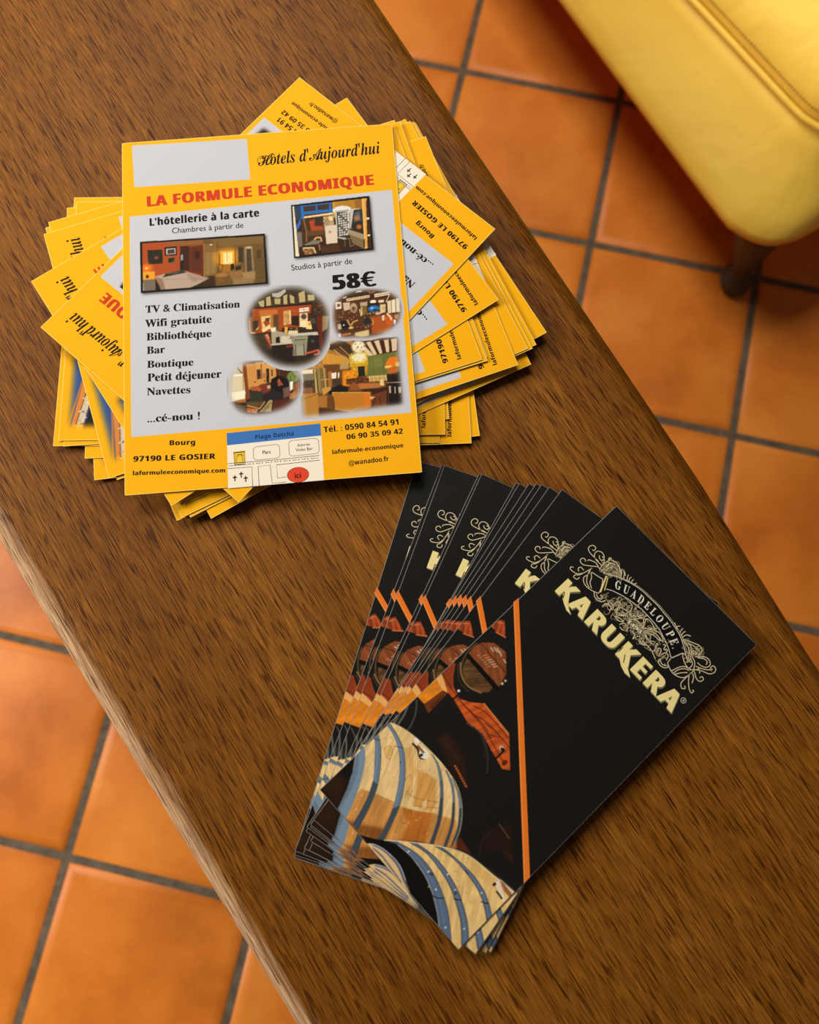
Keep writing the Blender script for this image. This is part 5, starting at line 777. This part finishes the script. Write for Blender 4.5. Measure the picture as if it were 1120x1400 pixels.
    curls = [[(-35.23,76.79),(-39.79,76.76),(-42.85,77.21),(-44.00,78.91),(-43.06,80.89),(-41.22,80.90),(-40.85,79.26),(-41.79,78.87)], [(-32.31,76.59),(-36.91,76.49),(-39.30,77.97),(-39.32,80.41),(-37.10,81.53),(-34.73,80.53),(-34.25,78.51),(-36.10,78.40),(-37.13,79.49)], [(-33.51,74.63),(-36.92,71.68),(-39.65,69.73),(-41.96,70.07),(-42.29,71.66),(-40.92,72.57),(-39.92,71.73)], [(-35.14,71.88),(-36.17,67.46),(-37.86,64.43),(-40.20,63.44),(-42.46,63.25),(-43.09,64.17),(-41.92,65.09)],
             [(-36.07,67.35),(-37.19,64.41),(-38.61,62.81),(-38.24,61.54),(-36.34,62.02),(-36.17,63.69)], [(-37.26,67.91),(-39.28,67.96),(-39.93,66.58),(-38.56,65.50)], [(-35.47,71.53),(-34.24,68.18),(-34.62,65.29),(-32.71,63.36),(-29.80,62.84),(-27.28,63.34)], [(-35.11,70.12),(-33.88,67.12),(-31.66,64.45),(-28.82,63.51)], [(-33.93,69.92),(-31.72,67.94),(-30.52,65.64),(-27.89,64.12)], [(-33.60,70.26),(-31.44,70.72),(-28.78,71.34),(-27.35,71.89)], [(-27.32,63.30),(-25.17,64.12),(-23.70,65.29),(-25.25,68.98),(-27.35,71.89)], [(-25.66,63.61),(-23.16,61.99),(-19.87,62.61),(-18.75,64.82)], [(-24.18,63.75),(-21.52,62.99),(-20.56,64.70),(-22.21,65.08)],
             [(-32.34,74.42),(-35.71,75.22),(-39.05,73.92),(-39.37,72.88)], [(-31.99,74.06),(-32.38,77.22),(-32.26,79.85),(-31.47,82.46)], [(-30.66,74.02),(-30.38,77.86),(-30.10,81.00),(-27.78,81.97)], [(-29.66,74.33),(-29.05,77.81),(-27.75,80.57),(-24.42,80.46)], [(-28.99,74.31),(-27.37,77.41),(-25.40,79.44),(-22.08,79.33)], [(-32.80,81.80),(-31.30,82.27),(-28.80,83.06),(-25.79,82.60),(-22.43,80.39)], [(-30.34,75.05),(-30.74,78.92),(-30.60,80.85)], [(-28.19,76.21),(-27.39,78.81),(-25.76,81.20)], [(-27.18,75.83),(-25.23,78.56),(-23.08,79.71)], [(-32.73,77.58),(-33.77,79.73),(-35.80,80.15)], [(-32.12,81.43),(-32.80,81.80),(-32.41,82.77),(-31.60,82.60)],
             [(-20.17,80.03),(-21.96,82.29),(-23.73,83.16),(-22.20,82.75),(-20.52,81.65)], [(-18.03,80.34),(-19.14,81.67),(-19.75,83.15)], [(-17.04,80.65),(-17.99,82.15),(-17.87,83.40)], [(-15.50,80.84),(-16.34,82.44),(-16.12,83.37)], [(-14.12,81.07),(-14.20,82.19),(-13.88,83.15)], [(-21.76,79.66),(-23.18,81.74),(-24.45,82.56)],
             [(36.67,72.63),(39.50,74.82),(42.88,76.38),(44.35,78.61),(43.82,80.70),(41.80,80.98),(41.61,79.04),(43.04,78.55)], [(35.75,74.33),(39.14,75.90),(41.60,77.83),(42.68,79.64)], [(32.37,77.47),(35.41,80.81),(38.12,81.65),(40.27,80.43),(40.13,78.15),(37.92,76.61),(35.21,76.30)], [(33.61,78.11),(36.08,80.04),(38.24,80.30),(39.00,78.76)], [(37.28,71.94),(40.03,70.18),(42.35,70.25),(43.04,72.16),(41.67,72.91),(41.20,71.55)], [(36.41,69.02),(38.33,66.39),(40.98,63.89),(43.41,63.03),(43.57,64.52),(42.75,64.44)], [(36.66,69.95),(36.34,65.61),(36.69,62.53),(38.46,61.23),(39.75,62.33),(38.69,63.12)], [(37.28,70.60),(39.11,69.21),(40.32,66.84)], [(37.29,73.28),(37.91,74.60),(39.74,73.20)], 
             [(28.18,78.12),(30.58,79.49),(33.24,79.74),(32.75,82.46),(30.21,83.30),(27.09,82.06),(22.24,79.69)], [(22.09,78.84),(26.47,80.05),(29.27,78.26),(31.74,74.13),(31.12,72.13)], [(23.97,79.46),(28.03,81.01),(30.83,81.24)], [(23.34,78.80),(26.47,78.69),(29.11,76.74),(31.12,73.47)], [(28.65,78.95),(30.82,78.54),(32.99,80.15)], [(31.44,76.49),(34.22,75.39),(36.36,72.30)], [(31.13,75.49),(34.06,73.88),(34.36,71.19)], [(28.95,74.55),(31.12,73.47),(32.98,74.09)], [(26.84,74.21),(28.95,72.53),(32.04,71.09),(34.45,71.09),(36.52,72.13)], [(25.46,64.82),(29.25,63.45),(32.58,63.77),(35.60,65.76),(36.51,69.45),(36.73,72.56)], [(29.09,63.62),(30.03,66.62),(31.05,68.84),(32.66,70.40),(35.59,71.15)], [(30.48,63.42),(31.11,66.76),(32.97,69.39),(35.13,70.33)], [(31.41,63.73),(33.11,66.53),(35.12,68.99)], [(24.59,67.94),(24.90,65.58),(25.62,64.65)], [(20.69,63.16),(22.41,61.61),(24.75,61.72),(26.46,63.19),(26.15,64.20)], [(20.85,64.00),(23.35,62.59),(25.53,63.55)],
             [(16.89,81.24),(14.67,82.00),(13.66,82.65)], [(18.94,80.65),(18.47,82.20),(18.46,83.57)], [(20.36,80.09),(20.04,82.15),(20.39,83.33)], [(21.30,79.72),(21.93,82.42),(23.91,83.60)], [(15.78,81.79),(16.10,82.80),(16.73,83.33)],
             [(-17.56,61.52),(-17.26,63.92),(-14.65,64.55),(-13.33,63.14),(-14.30,62.82)], [(-16.60,63.22),(-16.63,65.98),(-13.68,65.56),(-13.33,63.83)], [(-13.68,65.56),(-14.04,68.67),(-12.09,69.31),(-11.72,64.82)], [(-11.06,64.12),(-10.77,67.89),(-6.56,68.81),(-7.50,65.74),(-11.06,64.80)], [(-10.06,62.38),(-7.48,63.68),(-4.73,63.79),(-6.82,62.30),(-9.41,62.36)], [(-11.72,64.82),(-9.11,64.07),(-5.25,67.40)], [(-5.19,61.24),(-3.60,63.59),(-0.70,62.49),(-1.97,60.48),(-4.22,60.53)], [(-1.65,60.81),(-0.05,61.80),(0.93,60.07),(0.11,61.96)], [(1.54,63.46),(3.78,63.07),(4.60,60.84),(4.74,62.70)], [(5.38,63.37),(6.33,64.37),(10.78,63.58),(9.52,62.25),(7.13,62.48)], [(6.65,63.34),(9.51,62.93),(11.41,64.24)],
             [(-9.53,73.37),(-6.92,72.60),(-5.59,69.12),(-3.01,70.42)], [(-5.63,73.25),(-2.38,72.46),(-2.36,69.72),(-0.14,74.11)], [(-6.88,69.16),(-2.69,70.07),(0.51,72.72)], [(-4.61,68.75),(-1.39,69.35),(0.20,72.39)], [(-3.63,67.01),(-0.10,69.31),(4.55,68.67),(1.51,68.24)], [(4.55,68.67),(2.44,73.35),(5.00,73.95),(7.88,72.84),(5.98,70.16)], [(4.87,68.66),(7.09,71.67),(9.47,73.81)], [(5.83,68.29),(9.48,71.08),(12.97,71.32),(15.81,70.90)], [(6.63,68.10),(10.44,70.04),(14.55,70.26)], [(5.83,67.95),(9.82,65.97),(12.98,67.93)], [(6.63,67.42),(11.40,66.27),(13.61,66.55)], [(6.30,69.81),(9.47,72.45),(13.28,73.01),(16.13,71.23),(14.23,70.60)], [(2.94,70.42),(0.99,73.22),(1.46,75.09)], [(11.09,63.91),(14.25,63.83),(17.72,62.73),(18.97,62.03)], [(14.26,63.15),(16.14,64.46),(14.56,68.22),(15.66,68.02)], [(17.71,64.75),(16.77,67.14),(18.34,67.44),(19.60,64.71)], [(17.07,70.18),(18.33,70.82),(18.96,68.77),(20.53,69.74),(21.16,67.70)], [(19.91,65.71),(20.84,68.05),(22.72,67.99),(23.66,65.61)]]
    for q in curls: s.stroke(q, w, z2+0.002, O, True)
    s.text('1493', 'serif', [(-3.68,64.89),(5.68,65.74),(-4.04,66.44)], z3, (232, 220, 190), bold=0.02)
    rng = random.Random(3)
    dense = [[(-21.28,69.56),(-3.06,75.92),(6.64,65.38),(-8.11,62.33),(-20.52,61.93)], [(-7.51,67.12),(2.12,73.01),(18.33,71.50),(25.53,63.55),(17.09,62.74),(5.70,63.02),(-2.94,62.21)], [(-31.34,74.74),(-30.97,82.61),(-24.78,82.22),(-21.76,79.66),(-28.66,74.65)], [(22.72,78.82),(30.21,83.30),(33.30,80.48),(31.12,73.47)]]
    for D4 in dense:
        P = np.array(D4); lo2, hi2 = P.min(0), P.max(0); n = 0
        while n < (110 if len(D4) != 4 else 40):
            q = lo2+(hi2-lo2)*np.array([rng.random(), rng.random()])
            if not Pic.inside(P, np.array([[q[0]]]), np.array([[q[1]]]))[0, 0]: n += 0.2; continue
            a = rng.random()*6.3; l = 1.0+rng.random()*1.8; k = rng.choice((-1, 1))
            pts = [q]
            for j in range(5): a += k*(0.25+0.22*j); q = q+np.array([math.cos(a), math.sin(a)])*l*0.42; pts.append(q)
            s.stroke(pts, 0.26, z2+0.004, (204, 186, 142), True, taper=True); n += 1
    cc = np.array([(43.22,57.37)][0]); ring = [cc+1.3*np.array([math.cos(t), math.sin(t)]) for t in np.linspace(0, 2*math.pi, 20, endpoint=False)]
    s.stroke(ring, 0.3, z2, (206, 198, 170), closed=True); s.text('R', 'sans', [tuple(cc+(-.5, -.65)), tuple(cc+(.6, -.65)), tuple(cc+(-.5, .65))], z2, (206, 198, 170))
    return s.mesh('brochure', M_BROCH)

KIND, BRO = {0: flyer_front(True), 1: flyer_front(False), 2: flyer_back()}, brochure()

FLYERS = [
    (0, 0, 0, 0.0122, 1, 0, 'yellow hotel flyer lying upright and whole on top of the stack'),
    (0.0037, 0.0138, 2.3437, 0.01165, 0.96, 1, 'second yellow flyer from the top, its script word and red letters sticking out at left'),
    (-0.0005, 0.0065, 2.0816, 0.0111, 0.987, 1, 'third yellow flyer from the top, blue corner of its building photo beside the top flyer'),
    (-0.0035, 0.0038, 1.814, 0.01055, 0.96, 1, 'fourth yellow flyer from the top, middle one of the building photos at lower left'),
    (-0.0009, 0.0073, 1.8051, 0.01, 1.0, 1, 'yellow flyer a hair below the fourth one, thin edges at right and lower left'),
    (-0.0016, 0.007, 1.8274, 0.00945, 1.0, 1, 'yellow flyer under two almost aligned ones, its edge a second thin line at right'),
    (0.0152, -0.0021, 1.8299, 0.0089, 0.96, 1, 'yellow flyer with a thin strip of grey panel at the right of the stack'),
    (0.0172, -0.0006, 1.9176, 0.00835, 1.0, 2, 'blank yellow flyer corner, topmost of the plain ones pointing up at upper right'),
    (0.0196, -0.0011, 1.9222, 0.0078, 1.0, 2, None),
    (0.0219, -0.0014, 1.9353, 0.00725, 0.987, 2, None),
    (0.0169, -0.0058, 1.9609, 0.0067, 1.0, 2, None),
    (0.019, -0.0043, 1.9833, 0.00615, 1.0, 2, None),
    (0.0258, -0.0035, 2.0182, 0.0056, 1.0, 1, 'yellow flyer reaching furthest right, a sliver of its cream map showing on its edge'),
    (0.0193, -0.0123, 1.9237, 0.00505, 0.96, 1, 'yellow flyer low in the stack with its grey panel in shadow at right'),
    (-0.0072, -0.0042, 1.5066, 0.0045, 0.92, 1, 'yellow flyer turned on its side, leftmost of the building photos at lower left'),
    (-0.0086, -0.0013, 1.5641, 0.00395, 0.92, 1, 'yellow flyer under the sideways one, corner with upright web address furthest out at lower right'),
    (-0.0098, -0.0044, 1.4988, 0.0034, 0.96, 1, None),
    (0.0049, -0.0091, 1.5311, 0.00285, 0.96, 1, None),
    (0.004, -0.0133, 1.6093, 0.0023, 0.96, 1, None),
    (0.0186, -0.0056, 2.0085, 0.00175, 0.96, 1, None),
    (0.0127, -0.0047, 1.9989, 0.0012, 0.96, 1, None),
    (0.0234, -0.0039, 2.0421, 0.00065, 0.96, 1, None),
]
BROCHURES = [
    (0.1279, -0.2344, -0.9003, 0.0075, 'black rum brochure lying whole on top of the fan'),
    (0.1181, -0.2301, -0.7364, 0.007, 'second brochure from the top, gold K and scrollwork left of the top one'),
    (0.115, -0.2291, -0.7057, 0.0065, None),
    (0.1138, -0.2279, -0.6821, 0.006, None),
    (0.1116, -0.2272, -0.6777, 0.0055, None),
    (0.11, -0.2272, -0.6588, 0.005, None),
    (0.1097, -0.2276, -0.6163, 0.0045, None),
    (0.1101, -0.2272, -0.5993, 0.004, None),
    (0.1022, -0.222, -0.5127, 0.0035, 'brochure strip just left of the tight bundle, gold letter edge under its scrollwork'),
    (0.1002, -0.2215, -0.5189, 0.003, None),
    (0.0928, -0.2157, -0.4254, 0.0025, 'wide brochure strip between the outermost strip and the one beside the tight bundle'),
    (0.0898, -0.2151, -0.4393, 0.002, 'brochure showing as a narrow black sliver beside the outermost strip'),
    (0.0844, -0.2114, -0.3736, 0.0015, 'outermost brochure strip, tucked under the corner of the top flyer'),
    (0.0849, -0.2133, -0.3823, 0.001, None),
    (0.0859, -0.2144, -0.3864, 0.0005, None),
]
SHARED = 'yellow flyer deep in the fanned stack, only a thin edge or tip showing'
first = {}
for x, y, a, z, sc_, back, label in FLYERS:
    if back not in first:
        o = first[back] = bpy.data.objects.new('flyer', KIND[back])
    else: o = first[back].copy()
    COL.objects.link(o)
    o.location = (x, y, TABLE_Z+z); o.rotation_euler = (0, 0, a); o.scale = (sc_, 1, 1)
    tag(o, label or SHARED, 'flyer', 'yellow flyers in the fanned stack')
b0 = None
for x, y, a, z, label in BROCHURES:
    o = b0.copy() if b0 else bpy.data.objects.new('brochure', BRO)
    b0 = b0 or o; COL.objects.link(o)
    o.location = (x, y, TABLE_Z+z); o.rotation_euler = (0, 0, a)
    tag(o, label or 'black brochure overlapped by its neighbours, only a sliver of its edge showing in the fan', 'brochure', 'black brochures fanned on the table')
